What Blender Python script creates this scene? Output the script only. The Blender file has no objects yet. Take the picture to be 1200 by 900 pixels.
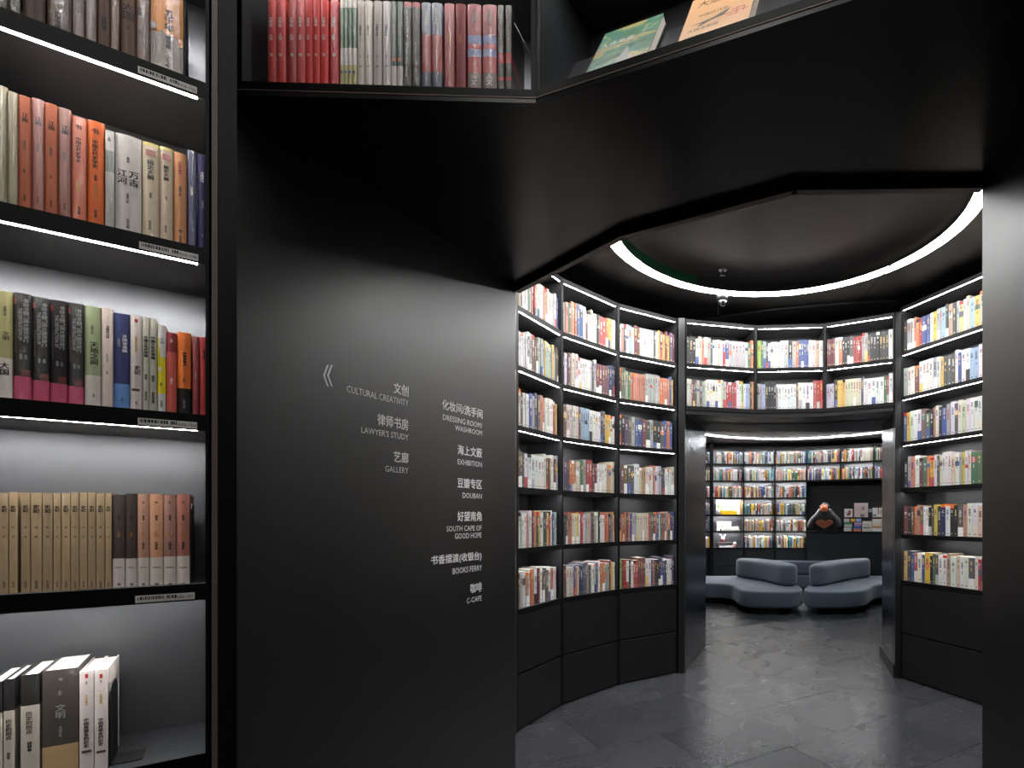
import bpy, math, random
from mathutils import Vector, Matrix
random.seed(7)
SC = bpy.context.scene
COL = SC.collection
S = 1.3                                   # one plan unit = the eye height in metres

# ------------------------------------------------------------------ camera, world, exposure
cam_data = bpy.data.cameras.new('camera')
cam_data.sensor_width = 36.0
cam_data.lens = 19.5
cam_data.shift_x = -190 / 1200
cam_data.shift_y = 155 / 1200
cam_data.clip_start = 0.02
cam = bpy.data.objects.new('camera', cam_data)
COL.objects.link(cam)
cam.location = (0, 0, S)
cam.rotation_euler = (math.pi / 2, 0, 0)
SC.camera = cam
world = bpy.data.worlds.new('world')
SC.world = world
world.use_nodes = True
world.node_tree.nodes['Background'].inputs[0].default_value = (0.6, 0.65, 0.75, 1)
world.node_tree.nodes['Background'].inputs[1].default_value = 0.004
SC.view_settings.view_transform = 'Standard'
SC.view_settings.look = 'None'
SC.view_settings.gamma = 1.0
SC.view_settings.use_curve_mapping = False
SC.view_settings.exposure = 0.0
NEAR_LED, ROOM_LED, FAR_LED, RING, FAR_RING, UP_LED, FRONT_FILL = 205.0, 68.0, 330.0, 55.0, 110.0, 62.0, 17.0
try:
    SC.cycles.use_denoising = True
    SC.cycles.max_bounces = 8
    SC.cycles.sample_clamp_indirect = 6.0
except Exception:
    pass

# ------------------------------------------------------------------ helpers
def lin(c):
    return tuple(((v / 255) / 12.92 if v / 255 <= .04045 else ((v / 255 + .055) / 1.055) ** 2.4) for v in c)

def link(o, parent=None):
    COL.objects.link(o)
    if parent is not None:
        o.parent = parent
    return o

def mesh(name, verts, faces, mats=(), mi=None, cols=None, smooth=False):
    m = bpy.data.meshes.new(name)
    m.from_pydata([tuple(v) for v in verts], [], [tuple(f) for f in faces])
    for q in mats:
        m.materials.append(q)
    if mi:
        m.polygons.foreach_set('material_index', mi)
    if cols:
        a = m.color_attributes.new('Col', 'FLOAT_COLOR', 'CORNER')
        data = []
        for p, c in zip(m.polygons, cols):
            data.extend((c[0], c[1], c[2], 1.0) * p.loop_total)
        a.data.foreach_set('color', data)
    if smooth:
        m.polygons.foreach_set('use_smooth', [True] * len(m.polygons))
    m.update()
    return m

class MB:
    """collects shapes and links them as one mesh object"""
    def __init__(self):
        self.v, self.f, self.m, self.c = [], [], [], []
    def add(self, v, f, mi=0, col=None):
        n = len(self.v)
        self.v += [tuple(p) for p in v]
        self.f += [tuple(i + n for i in q) for q in f]
        self.m += [mi] * len(f)
        self.c += [col or (1, 1, 1)] * len(f)
        return self
    def box(self, a, b, mi=0, col=None):
        x0, y0, z0 = a; x1, y1, z1 = b
        v = [(x0, y0, z0), (x1, y0, z0), (x1, y1, z0), (x0, y1, z0), (x0, y0, z1), (x1, y0, z1), (x1, y1, z1), (x0, y1, z1)]
        return self.add(v, [(0, 3, 2, 1), (4, 5, 6, 7), (0, 1, 5, 4), (1, 2, 6, 5), (2, 3, 7, 6), (3, 0, 4, 7)], mi, col)
    def cbox(self, a, b, e=.0012, mi=0, col=None):
        """box with chamfered vertical and horizontal edges"""
        x0, y0, z0 = a; x1, y1, z1 = b
        def ring(i, z):
            return [(x0 + i, y0, z), (x1 - i, y0, z), (x1, y0 + i, z), (x1, y1 - i, z), (x1 - i, y1, z), (x0 + i, y1, z), (x0, y1 - i, z), (x0, y0 + i, z)]
        def inr(z):
            return [(x0 + e, y0 + e, z), (x1 - e, y0 + e, z), (x1 - e, y0 + e, z), (x1 - e, y1 - e, z), (x1 - e, y1 - e, z), (x0 + e, y1 - e, z), (x0 + e, y1 - e, z), (x0 + e, y0 + e, z)]
        v = []
        for z, k in ((z0, 1), (z0 + e, 0), (z1 - e, 0), (z1, 1)):
            r = ring(e, z)
            if k:
                cx, cy = (x0 + x1) / 2, (y0 + y1) / 2
                r = [(p[0] + (e if p[0] < cx else -e) * (.5), p[1] + (e if p[1] < cy else -e) * .5, z) for p in r]
            v += r
        f = [tuple(reversed(range(8))), tuple(range(24, 32))]
        for l in range(3):
            for i in range(8):
                j = (i + 1) % 8
                f.append((l * 8 + i, l * 8 + j, l * 8 + 8 + j, l * 8 + 8 + i))
        return self.add(v, f, mi, col)
    def prism(self, pts, z0, z1, mi=0, col=None):
        n = len(pts)
        area = sum(pts[i][0] * pts[(i + 1) % n][1] - pts[(i + 1) % n][0] * pts[i][1] for i in range(n))
        if area < 0: pts = pts[::-1]
        v = [(p[0], p[1], z0) for p in pts] + [(p[0], p[1], z1) for p in pts]
        f = [tuple(reversed(range(n))), tuple(range(n, 2 * n))]
        f += [(i, (i + 1) % n, n + (i + 1) % n, n + i) for i in range(n)]
        return self.add(v, f, mi, col)
    def lathe(self, prof, c=(0, 0, 0), n=20, mi=0, col=None, caps=True):
        v, f = [], []
        for r, z in prof:
            for i in range(n):
                a = 2 * math.pi * i / n
                v.append((c[0] + r * math.cos(a), c[1] + r * math.sin(a), c[2] + z))
        for l in range(len(prof) - 1):
            for i in range(n):
                j = (i + 1) % n
                f.append((l * n + i, l * n + j, l * n + n + j, l * n + n + i))
        if caps:
            f.append(tuple(reversed(range(n))))
            f.append(tuple((len(prof) - 1) * n + i for i in range(n)))
        return self.add(v, f, mi, col)
    def tube(self, path, r, n=6, mi=0, col=None):
        v, f = [], []
        for k, p in enumerate(path):
            p = Vector(p)
            d = Vector(path[min(k + 1, len(path) - 1)]) - Vector(path[max(k - 1, 0)])
            q = d.to_track_quat('Z', 'Y')
            rr = r[k] if isinstance(r, (list, tuple)) else r
            for i in range(n):
                a = 2 * math.pi * i / n
                v.append(tuple(p + q @ Vector((rr * math.cos(a), rr * math.sin(a), 0))))
        for l in range(len(path) - 1):
            for i in range(n):
                j = (i + 1) % n
                f.append((l * n + i, l * n + j, l * n + n + j, l * n + n + i))
        f.append(tuple(reversed(range(n)))); f.append(tuple((len(path) - 1) * n + i for i in range(n)))
        return self.add(v, f, mi, col)
    def ball(self, c, r, n=12, mi=0, col=None, sq=(1, 1, 1)):
        k = n // 2
        prof = [(r * math.sin(math.pi * i / k), -r * math.cos(math.pi * i / k)) for i in range(1, k)]
        t = MB().lathe(prof, (0, 0, 0), n)
        return self.add([(c[0] + p[0] * sq[0], c[1] + p[1] * sq[1], c[2] + p[2] * sq[2]) for p in t.v], t.f, mi, col)
    def build(self, name, mats, parent=None, smooth=False, colour=False):
        if not isinstance(mats, (list, tuple)): mats = [mats]
        m = mesh(name, self.v, self.f, mats, self.m, self.c if colour else None, smooth)
        return link(bpy.data.objects.new(name, m), parent)

def tag(o, label=None, cat=None, group=None, kind=None):
    if label: o['label'] = label
    if cat: o['category'] = cat
    if group: o['group'] = group
    if kind: o['kind'] = kind
    return o

def empty(name, loc=(0, 0, 0), rz=0.0):
    o = bpy.data.objects.new(name, None)
    o.empty_display_size = .1
    o.location = loc; o.rotation_euler = (0, 0, rz)
    return link(o)

def Z(z): return (z + 1) * S
def P(x, y): return (x * S, y * S)
def ray(px): return (px - 790) / 650
def at(px, d): return (ray(px) * d, d)
def hz(py, d): return (605 - py) / 650 * d

# ------------------------------------------------------------------ materials
def nmat(name):
    m = bpy.data.materials.new(name); m.use_nodes = True
    nt = m.node_tree
    return m, nt, nt.nodes['Principled BSDF']

def N(nt, t, **kw):
    n = nt.nodes.new(t)
    for k, v in kw.items():
        if k in n.inputs.keys(): n.inputs[k].default_value = v
        else: setattr(n, k, v)
    return n

def paint(name, c, rough=.4, metal=0.0, spec=.5, bump=0.0, scale=12.0, rvar=.08, cvar=.15, stretch=(1, 1, 1), coat=0.0):
    m, nt, b = nmat(name)
    c = lin(c)
    tc = N(nt, 'ShaderNodeTexCoord')
    mp = N(nt, 'ShaderNodeMapping'); mp.inputs['Scale'].default_value = stretch
    no = N(nt, 'ShaderNodeTexNoise', Scale=scale, Detail=5.0, Roughness=.6)
    nt.links.new(tc.outputs['Object'], mp.inputs[0]); nt.links.new(mp.outputs[0], no.inputs['Vector'])
    r = N(nt, 'ShaderNodeMapRange'); r.inputs[3].default_value = rough - rvar; r.inputs[4].default_value = rough + rvar
    nt.links.new(no.outputs[0], r.inputs[0]); nt.links.new(r.outputs[0], b.inputs['Roughness'])
    mx = N(nt, 'ShaderNodeMix', data_type='RGBA')
    mx.inputs[6].default_value = tuple(v * (1 - cvar) for v in c) + (1,)
    mx.inputs[7].default_value = tuple(min(1, v * (1 + cvar)) for v in c) + (1,)
    nt.links.new(no.outputs[0], mx.inputs[0]); nt.links.new(mx.outputs[2], b.inputs['Base Color'])
    b.inputs['Metallic'].default_value = metal
    b.inputs['Specular IOR Level'].default_value = spec
    b.inputs['Coat Weight'].default_value = coat
    if bump:
        bp = N(nt, 'ShaderNodeBump', Strength=bump, Distance=.002)
        nt.links.new(no.outputs[0], bp.inputs['Height']); nt.links.new(bp.outputs[0], b.inputs['Normal'])
    return m

def glow(name, c, s):
    m, nt, b = nmat(name)
    b.inputs['Base Color'].default_value = (.8, .8, .8, 1)
    b.inputs['Emission Color'].default_value = c + (1,)
    b.inputs['Emission Strength'].default_value = s
    return m

M = {}
M['black'] = paint('black_lacquer', (27, 27, 28), .42, cvar=.2, scale=5)
M['wall'] = paint('black_wall_panel', (15, 15, 16), .35, spec=1.0, scale=2.2, rvar=.04, cvar=.12, coat=.28)
for _n in M['wall'].node_tree.nodes:
    if _n.type == 'BSDF_PRINCIPLED': _n.inputs['Coat Roughness'].default_value = .34; _n.inputs['Coat IOR'].default_value = 1.9
M['soffit'] = paint('black_soffit_sheet', (13, 12, 12), .26, spec=.36, scale=4, rvar=.01, cvar=.05)
M['lip'] = paint('brown_black_edge', (112, 94, 86), .45)
M['post'] = paint('dark_post_metal', (32, 33, 34), .32, metal=.2)
M['shelf'] = paint('charcoal_shelf_metal', (52, 54, 57), .36, metal=.3, scale=7, rvar=.07, cvar=.12)
M['back'] = paint('satin_grey_back_sheet', (112, 114, 118), .36, metal=.86, scale=6, rvar=.05, cvar=.06)
M['edge'] = paint('black_shelf_edge', (10, 10, 11), .45, spec=.25)
M['drawer'] = paint('black_drawer_front', (21, 21, 22), .45, scale=3)
M['steel'] = paint('dark_brushed_steel', (74, 76, 82), .25, metal=.9, scale=9, stretch=(1, 1, .1), rvar=.008, cvar=.02)
M['ceil'] = paint('black_ceiling_paint', (18, 17, 17), .45, scale=3)
M['recess'] = paint('ceiling_recess_paint', (32, 30, 29), .4, scale=3)
M['green'] = paint('green_recess_side', (30, 112, 76), .5)  # colour stands for a green glow on the recess side
M['chrome'] = paint('camera_glass', (20, 20, 22), .08, spec=.8, coat=.6)
M['alu'] = paint('grey_metal', (120, 122, 126), .3, metal=.8)
M['bookend'] = paint('bookend_black', (14, 14, 15), .5)
M['near_led'] = glow('near_strip_glow', (1, .975, .94), NEAR_LED)
M['up_led'] = glow('upper_strip_glow', (1, .975, .94), UP_LED)
M['room_led'] = glow('room_strip_glow', (1, .98, .955), ROOM_LED)
M['far_led'] = glow('far_strip_glow', (1, .98, .95), FAR_LED)
M['ring'] = glow('ring_glow', (1, .995, .985), RING)
M['far_ring'] = glow('far_ring_glow', (.93, .97, 1), FAR_RING)
M['front_fill'] = glow('added_front_fill_glow', (1, .98, .95), FRONT_FILL)
M['spot'] = glow('spot_glow', (1, .97, .93), 12)
for k, c in dict(black=(16, 15, 15), white=(225, 222, 218), gold=(196, 150, 70), red=(160, 40, 40), grey=(150, 150, 150), darkgrey=(80, 76, 72), blue=(60, 80, 130), orange=(190, 120, 40)).items():
    M['ink_' + k] = paint('ink_' + k, c, .5, cvar=.03)
M['letter'] = paint('white_wall_lettering', (246, 244, 244), .5, cvar=.03)
for _n in M['letter'].node_tree.nodes:
    if _n.type == 'BSDF_PRINCIPLED':
        _n.inputs['Coat Weight'].default_value = .5; _n.inputs['Coat Roughness'].default_value = .34; _n.inputs['Coat IOR'].default_value = 1.8
M['tagwhite'] = paint('shelf_label_card', (228, 225, 220), .4)

def book_mat(name, wrap):
    m, nt, b = nmat(name)
    a = N(nt, 'ShaderNodeAttribute', attribute_name='Col')
    tc = N(nt, 'ShaderNodeTexCoord')
    no = N(nt, 'ShaderNodeTexNoise', Scale=90.0, Detail=4.0)
    nt.links.new(tc.outputs['Object'], no.inputs['Vector'])
    r = N(nt, 'ShaderNodeMapRange'); r.inputs[3].default_value = .86; r.inputs[4].default_value = 1.1
    nt.links.new(no.outputs[0], r.inputs[0])
    mx = N(nt, 'ShaderNodeVectorMath', operation='SCALE')
    nt.links.new(a.outputs['Color'], mx.inputs[0]); nt.links.new(r.outputs[0], mx.inputs['Scale'])
    nt.links.new(mx.outputs[0], b.inputs['Base Color'])
    b.inputs['Roughness'].default_value = .45
    if wrap:                                # shrink wrap: a creased clear layer over the cover
        mp = N(nt, 'ShaderNodeMapping'); mp.inputs['Scale'].default_value = (230, 160, 85); mp.inputs['Rotation'].default_value = (0, .35, 0)
        oi = N(nt, 'ShaderNodeObjectInfo')
        ad = N(nt, 'ShaderNodeVectorMath', operation='ADD')
        sc = N(nt, 'ShaderNodeVectorMath', operation='SCALE'); sc.inputs['Scale'].default_value = 40
        nt.links.new(oi.outputs['Location'], sc.inputs[0])
        nt.links.new(tc.outputs['Object'], mp.inputs[0]); nt.links.new(mp.outputs[0], ad.inputs[0]); nt.links.new(sc.outputs[0], ad.inputs[1])
        vo = N(nt, 'ShaderNodeTexVoronoi', Scale=1.0); vo.inputs['Randomness'].default_value = 1.0
        n2 = N(nt, 'ShaderNodeTexNoise', Scale=1.6, Detail=6.0, Roughness=.7, Distortion=1.2)
        nt.links.new(ad.outputs[0], vo.inputs['Vector']); nt.links.new(ad.outputs[0], n2.inputs['Vector'])
        mm = N(nt, 'ShaderNodeMath', operation='ADD')
        nt.links.new(vo.outputs['Distance'], mm.inputs[0]); nt.links.new(n2.outputs[0], mm.inputs[1])
        bp = N(nt, 'ShaderNodeBump', Strength=.9, Distance=.003)
        nt.links.new(mm.outputs[0], bp.inputs['Height'])
        b.inputs['Coat Weight'].default_value = .55
        b.inputs['Coat Roughness'].default_value = .07
        b.inputs['Coat IOR'].default_value = 1.42
        nt.links.new(bp.outputs[0], b.inputs['Coat Normal'])
    return m
M['book'] = book_mat('book_cover_paper', False)
M['wrap'] = book_mat('book_cover_in_film', True)

def page_mat():
    m, nt, b = nmat('page_block')
    tc = N(nt, 'ShaderNodeTexCoord')
    w = N(nt, 'ShaderNodeTexWave', Scale=260.0, Distortion=.4); w.bands_direction = 'X'
    nt.links.new(tc.outputs['Object'], w.inputs['Vector'])
    mx = N(nt, 'ShaderNodeMix', data_type='RGBA')
    mx.inputs[6].default_value = lin((222, 214, 204)) + (1,); mx.inputs[7].default_value = lin((240, 236, 230)) + (1,)
    nt.links.new(w.outputs[0], mx.inputs[0]); nt.links.new(mx.outputs[2], b.inputs['Base Color'])
    b.inputs['Roughness'].default_value = .8
    return m
M['pages'] = page_mat()

def slate():
    m, nt, b = nmat('dark_slate_tile')
    g = N(nt, 'ShaderNodeNewGeometry'); oi = N(nt, 'ShaderNodeObjectInfo')
    sc = N(nt, 'ShaderNodeVectorMath', operation='SCALE'); sc.inputs['Scale'].default_value = 3.7
    nt.links.new(oi.outputs['Location'], sc.inputs[0])
    tc = N(nt, 'ShaderNodeTexCoord'); ad = N(nt, 'ShaderNodeVectorMath', operation='ADD')
    nt.links.new(tc.outputs['Object'], ad.inputs[0]); nt.links.new(sc.outputs[0], ad.inputs[1])
    n1 = N(nt, 'ShaderNodeTexNoise', Scale=3.0, Detail=6.0, Roughness=.6)
    n2 = N(nt, 'ShaderNodeTexNoise', Scale=6.0, Detail=3.0, Roughness=.6, Distortion=1.6)
    mp = N(nt, 'ShaderNodeMapping'); mp.inputs['Scale'].default_value = (1.3, 5.5, 1); mp.inputs['Rotation'].default_value = (0, 0, .5)
    nt.links.new(ad.outputs[0], mp.inputs[0])
    nt.links.new(ad.outputs[0], n1.inputs['Vector']); nt.links.new(mp.outputs[0], n2.inputs['Vector'])
    # thin pale veins where the distorted noise crosses its middle value
    su = N(nt, 'ShaderNodeMath', operation='SUBTRACT'); su.inputs[1].default_value = .52
    ab = N(nt, 'ShaderNodeMath', operation='ABSOLUTE')
    nt.links.new(n2.outputs[0], su.inputs[0]); nt.links.new(su.outputs[0], ab.inputs[0])
    vr = N(nt, 'ShaderNodeMapRange'); vr.inputs[1].default_value = 0; vr.inputs[2].default_value = .035; vr.inputs[3].default_value = 1; vr.inputs[4].default_value = 0
    nt.links.new(ab.outputs[0], vr.inputs[0])
    vm = N(nt, 'ShaderNodeMapRange'); vm.inputs[1].default_value = .5; vm.inputs[2].default_value = .72
    n4 = N(nt, 'ShaderNodeTexNoise', Scale=11.0, Detail=4.0, Roughness=.7); nt.links.new(mp.outputs[0], n4.inputs['Vector'])
    nt.links.new(n4.outputs[0], vm.inputs[0])
    mu = N(nt, 'ShaderNodeMath', operation='MULTIPLY'); nt.links.new(vr.outputs[0], mu.inputs[0]); nt.links.new(vm.outputs[0], mu.inputs[1])
    m2 = N(nt, 'ShaderNodeMath', operation='MULTIPLY'); m2.inputs[1].default_value = .42; nt.links.new(mu.outputs[0], m2.inputs[0])
    c1 = N(nt, 'ShaderNodeMix', data_type='RGBA'); c1.inputs[6].default_value = lin((45, 47, 51)) + (1,); c1.inputs[7].default_value = lin((68, 69, 73)) + (1,)
    nt.links.new(n1.outputs[0], c1.inputs[0])
    rr = N(nt, 'ShaderNodeMapRange'); rr.inputs[3].default_value = .78; rr.inputs[4].default_value = 1.18
    nt.links.new(oi.outputs['Random'], rr.inputs[0])
    cs = N(nt, 'ShaderNodeVectorMath', operation='SCALE'); nt.links.new(c1.outputs[2], cs.inputs[0]); nt.links.new(rr.outputs[0], cs.inputs['Scale'])
    c2 = N(nt, 'ShaderNodeMix', data_type='RGBA'); c2.inputs[7].default_value = lin((150, 148, 145)) + (1,)
    nt.links.new(m2.outputs[0], c2.inputs[0]); nt.links.new(cs.outputs[0], c2.inputs[6]); nt.links.new(c2.outputs[2], b.inputs['Base Color'])
    r = N(nt, 'ShaderNodeMapRange'); r.inputs[3].default_value = .2; r.inputs[4].default_value = .34
    nt.links.new(n2.outputs[0], r.inputs[0]); nt.links.new(r.outputs[0], b.inputs['Roughness'])
    bp = N(nt, 'ShaderNodeBump', Strength=.12, Distance=.004)
    nt.links.new(n2.outputs[0], bp.inputs['Height']); nt.links.new(bp.outputs[0], b.inputs['Normal'])
    bp.inputs['Strength'].default_value = .03
    nt.links.remove(b.inputs['Normal'].links[0]); n3 = N(nt, 'ShaderNodeTexNoise', Scale=1.7, Detail=3.0); nt.links.new(ad.outputs[0], n3.inputs['Vector']); nt.links.new(n3.outputs[0], r.inputs[0])
    b.inputs['Specular IOR Level'].default_value = .42
    return m
M['slate'] = slate()
M['grout'] = paint('floor_joint', (34, 33, 32), .7)
def fabric():
    m, nt, b = nmat('blue_grey_felt')
    tc = N(nt, 'ShaderNodeTexCoord'); n = N(nt, 'ShaderNodeTexNoise', Scale=420.0, Detail=3.0)
    nt.links.new(tc.outputs['Object'], n.inputs['Vector'])
    mx = N(nt, 'ShaderNodeMix', data_type='RGBA'); mx.inputs[6].default_value = lin((74, 86, 102)) + (1,); mx.inputs[7].default_value = lin((112, 124, 140)) + (1,)
    nt.links.new(n.outputs[0], mx.inputs[0]); nt.links.new(mx.outputs[2], b.inputs['Base Color'])
    b.inputs['Roughness'].default_value = .95; b.inputs['Sheen Weight'].default_value = .3
    bp = N(nt, 'ShaderNodeBump', Strength=.2, Distance=.002); nt.links.new(n.outputs[0], bp.inputs['Height']); nt.links.new(bp.outputs[0], b.inputs['Normal'])
    return m
M['felt'] = fabric()
def solid(name, c, r=.5): return paint(name, c, r, cvar=.05)

# ------------------------------------------------------------------ lettering (all strings turned into meshes in one go)
TX = {}
def letters(strings):
    obs = []
    for s in strings:
        c = bpy.data.curves.new('lettering', 'FONT'); c.body = s; c.size = 1; c.resolution_u = 2; c.space_line = .98
        c.align_x = 'CENTER' if '\n' in s else 'LEFT'
        o = bpy.data.objects.new('lettering', c); COL.objects.link(o); obs.append((s, o))
    bpy.context.view_layer.update()
    dg = bpy.context.evaluated_depsgraph_get()
    for s, o in obs:
        m = bpy.data.meshes.new_from_object(o.evaluated_get(dg))
        v = [(p.co.x, p.co.y) for p in m.vertices]; f = [tuple(p.vertices) for p in m.polygons]
        x0 = min(p[0] for p in v); x1 = max(p[0] for p in v); y0 = min(p[1] for p in v); y1 = max(p[1] for p in v)
        TX[s] = ([((p[0] - x0) / (x1 - x0), (p[1] - y0) / (y1 - y0)) for p in v], f, (x1 - x0), (y1 - y0))
        bpy.data.meshes.remove(m)
    for s, o in obs:
        c = o.data; bpy.data.objects.remove(o); bpy.data.curves.remove(c)
V = lambda s: '\n'.join(s)
SIGN = ["文创", "CULTURAL CREATIVITY", "律师书房", "LAWYER'S STUDY", "艺廊", "GALLERY", "化妆间/洗手间", "DRESSING ROOM/", "WASHROOM", "海上文薮", "EXHIBITION",
        "豆瓣专区", "DOUBAN", "好望南角", "SOUTH CAPE OF", "GOOD HOPE", "书香摆渡(收银台)", "BOOKS FERRY", "咖啡", "C-CAFE"]
SPINE = [V(s) for s in ("中國文化史導論", "國史大綱", "江河", "万古", "五千年", "亞洲中國", "中国古代史学史", "历史的拐点", "中国是部金的历史", "史記", "记", "中华书局",
                        "商务印书馆", "錢穆著", "天地之间", "中国思想史", "书", "文学史", "资治通鉴", "大国", "思想者", "文明", "人文", "传", "中古中国门阀大族的消亡", "新中国历程", "江南", "古文观止")]
SPINE += ["THE DESTRUCTION OF", "the Medieval Chinese Aristocracy", "中古中国门阀大族的消亡", "大西洋帝国", "A06-10d", "A06-10c", "A06-10b", "A06-10a", "大唐風雲", "時間旅行", "北京的春天", "中国是部金的历史", "历史的拐点", "西域考古记", "中国近代史"]
letters(SIGN + SPINE)

def text_into(mb, s, x0, x1, z0, z1, y, mi=0, rot=False, fit=True):
    """flat lettering facing -y inside the rectangle; rot = reading downwards"""
    v, f, w, h = TX[s]
    W, H = x1 - x0, z1 - z0
    if rot: asp = h / w
    else: asp = w / h
    if fit:
        if W / H > asp: nw = H * asp; x0, x1 = (x0 + x1 - nw) / 2, (x0 + x1 + nw) / 2
        else: nh = W / asp; z0, z1 = (z0 + z1 - nh) / 2, (z0 + z1 + nh) / 2
    W, H = x1 - x0, z1 - z0
    if rot: pts = [(x0 + p[1] * W, y, z1 - p[0] * H) for p in v]
    else: pts = [(x0 + p[0] * W, y, z0 + p[1] * H) for p in v]
    mb.add(pts, f, mi)

# ------------------------------------------------------------------ plan of the place (units of eye height)
P0, P1, P2, P3 = (-.7233, 2.562), (-.5909, 2.932), (-.3283, 3.283), (.0218, 3.538)
HZ = [.075, 3.54], [.541, 3.663], [.985, 3.624], [1.361, 3.43]
R0 = (1.398, 3.43); RD = (.411, -.9116)
L = [(-.613, 2.141), (-.170, 1.723), (.320, 1.477), (.815, 1.467)]
LZ = .868; SOF = .8926
E0, E1 = (-.928, 1.176), (-.299, 1.2)
E2 = (.3985, .925); E3 = (.72, .62)
CZ = 1.36
RC, RO, RI = (.509, 2.575), .857, .7915
def off(a, d, n): return (a[0] + d[0] * n, a[1] + d[1] * n)
def unit(a, b):
    l = math.hypot(b[0] - a[0], b[1] - a[1]); return ((b[0] - a[0]) / l, (b[1] - a[1]) / l)
def pm(pts): return [P(*p) for p in pts]

# ------------------------------------------------------------------ structure
def struct(name, mb, mat, smooth=False):
    return tag(mb.build(name, mat, None, smooth), kind='structure')

floor = struct('floor', MB().box((-4.5, -3.5, -.12), (6.5, 12.5, -.006)), M['grout'])
ca, sa = math.cos(math.radians(33)), math.sin(math.radians(33))
TL, TW = .70 * S, .43 * S
tmb = MB(); tmb.cbox((0, 0, -.006), (TL - .003, TW - .003, 0), .0012)
tmesh = mesh('tile', tmb.v, tmb.f, [M['slate']])
ntile = 0
for r in range(-6, 24):
    n0 = (1.746 + .43 * (r - 1)) * S
    for k in range(-6, 22):
        t0 = (1.03 + .70 * k + (0, .3, .0, .2)[r % 4] * 1.0) * S
        cx, cy = t0 + TL / 2, n0 + TW / 2
        x = cx * ca - cy * sa; y = cx * sa + cy * ca
        X, Y = x / S, y / S
        if not (.6 < Y < 8.1 and -1.0 < X < 2.9 and -.62 < X / max(Y, .5) + .18 and X / Y < .95): continue
        if Y < 1.4 and X < -.3: continue
        o = bpy.data.objects.new('tile', tmesh); link(o, floor)
        o.location = (t0 * ca - n0 * sa, t0 * sa + n0 * ca, random.uniform(-.0006, .0004))
        o.rotation_euler = (0, 0, math.radians(33)); ntile += 1

WD = (.346, .938)
WA = (L[0][0] - WD[0] * 1.06, L[0][1] - WD[1] * 1.06); WB = L[0]
wn = (-.938, .346)
struct('wall_left', MB().prism(pm([WA, WB, off(WB, wn, .05), off(WA, wn, .05)]), 0, Z(SOF)), M['wall'])
RWB = (.96, .50)
rwd = unit(L[3], RWB); rn = (-rwd[1], rwd[0])
if rn[0] < 0: rn = (-rn[0], -rn[1])
struct('wall_right', MB().prism(pm([L[3], RWB, off(RWB, rn, .05), off(L[3], rn, .05)]), 0, Z(SOF)), M['wall'])
# the overhang in front of the opening: its underside, then the folded beam with its lip
sof = [E0, E1, E2, E3, (1.05, .50), (.90, 1.47), L[3], L[2], L[1], L[0], (-1.02, 1.14)]
struct('ceiling_overhang', MB().prism(pm(sof), Z(SOF), Z(SOF) + .02), M['soffit'])
bt = .021
mbm = MB(); mlp = MB()
for a, b in zip(L[:-1], L[1:]):
    d = unit(a, b); n = (-d[1], d[0])
    if n[1] < 0: n = (-n[0], -n[1])
    q = [off(a, d, -.004), off(b, d, .004), off(off(b, d, .004), n, bt), off(off(a, d, -.004), n, bt)]
    mbm.prism(pm(q), Z(LZ) + .004, Z(CZ) - .002)
    mlp.prism(pm(q), Z(LZ), Z(LZ) + .004)
beam = struct('trim_1', mbm, M['black'])
mlp.build('lip', M['lip'], beam)
# end pieces between the side wall and the round room's shelving
struct('trim_2', MB().prism(pm([off(P0, (.335, .942), -.012), P0, off(P0, (-.94, .34), .2), (-.86, 2.2), (-.655, 2.19)][0:5]), 0, Z(CZ) - .002), M['black'])
struct('wall_side_left', MB().prism(pm([(-.90, 2.1), (-1.0, 2.6), (-.86, 3.06), (-.56, 3.48), (-.15, 3.8), (.0, 3.95), (-.3, 3.95), (-.85, 3.6), (-1.15, 3.1), (-1.3, 2.6), (-1.2, 2.0)]), 0, Z(CZ) - .002), M['black'])
RE = off(R0, RD, .85)
struct('wall_side_right', MB().prism(pm([(1.66, 3.60), (2.03, 2.75), (1.78, 2.62), (1.62, 2.0), (1.2, 1.55), (.87, 1.44), (.90, 1.38), (1.4, 1.45), (1.95, 1.9), (2.3, 2.7), (2.1, 3.6)]), 0, Z(CZ) - .002), M['black'])
# ceiling of the round room with its round recess
def annulus(c0, r0, c1, r1, z, n=96):
    v, f = [], []
    for c, r in ((c0, r0), (c1, r1)):
        for i in range(n):
            a = 2 * math.pi * i / n
            v.append(((c[0] + r * math.cos(a)) * S, (c[1] + r * math.sin(a)) * S, z))
    for i in range(n):
        j = (i + 1) % n; f.append((i, n + i, n + j, j))
    return v, f
v, f = annulus(RC, RO, (.675, 2.75), 1.9, Z(CZ))
v2, f2 = annulus(RC, RO, (.675, 2.75), 1.9, Z(CZ) + .03)
mc = MB().add(v, [tuple(reversed(q)) for q in f]).add(v2, f2)
struct('ceiling_round', mc, M['ceil'])
mr = MB().lathe([(RI * S, 0), (RI * S, .08), (RI * S - .4, .082), (.01, .083)], (RC[0] * S, RC[1] * S, Z(CZ)), 96, caps=False)
mr.lathe([(RO * S + .01, .002), (RO * S + .01, .12), (.01, .12)], (RC[0] * S, RC[1] * S, Z(CZ)), 48, caps=False)
struct('ceiling_recess', mr, M['recess'], True)
# green glow painted onto the recess side along its left arc
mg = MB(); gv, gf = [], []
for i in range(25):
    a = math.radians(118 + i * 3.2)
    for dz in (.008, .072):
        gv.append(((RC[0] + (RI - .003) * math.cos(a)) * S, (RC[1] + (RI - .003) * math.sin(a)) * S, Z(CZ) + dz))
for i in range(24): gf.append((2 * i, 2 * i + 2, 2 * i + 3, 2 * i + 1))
struct('painted_glow_arc', mg.add(gv, gf), M['green'])
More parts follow.
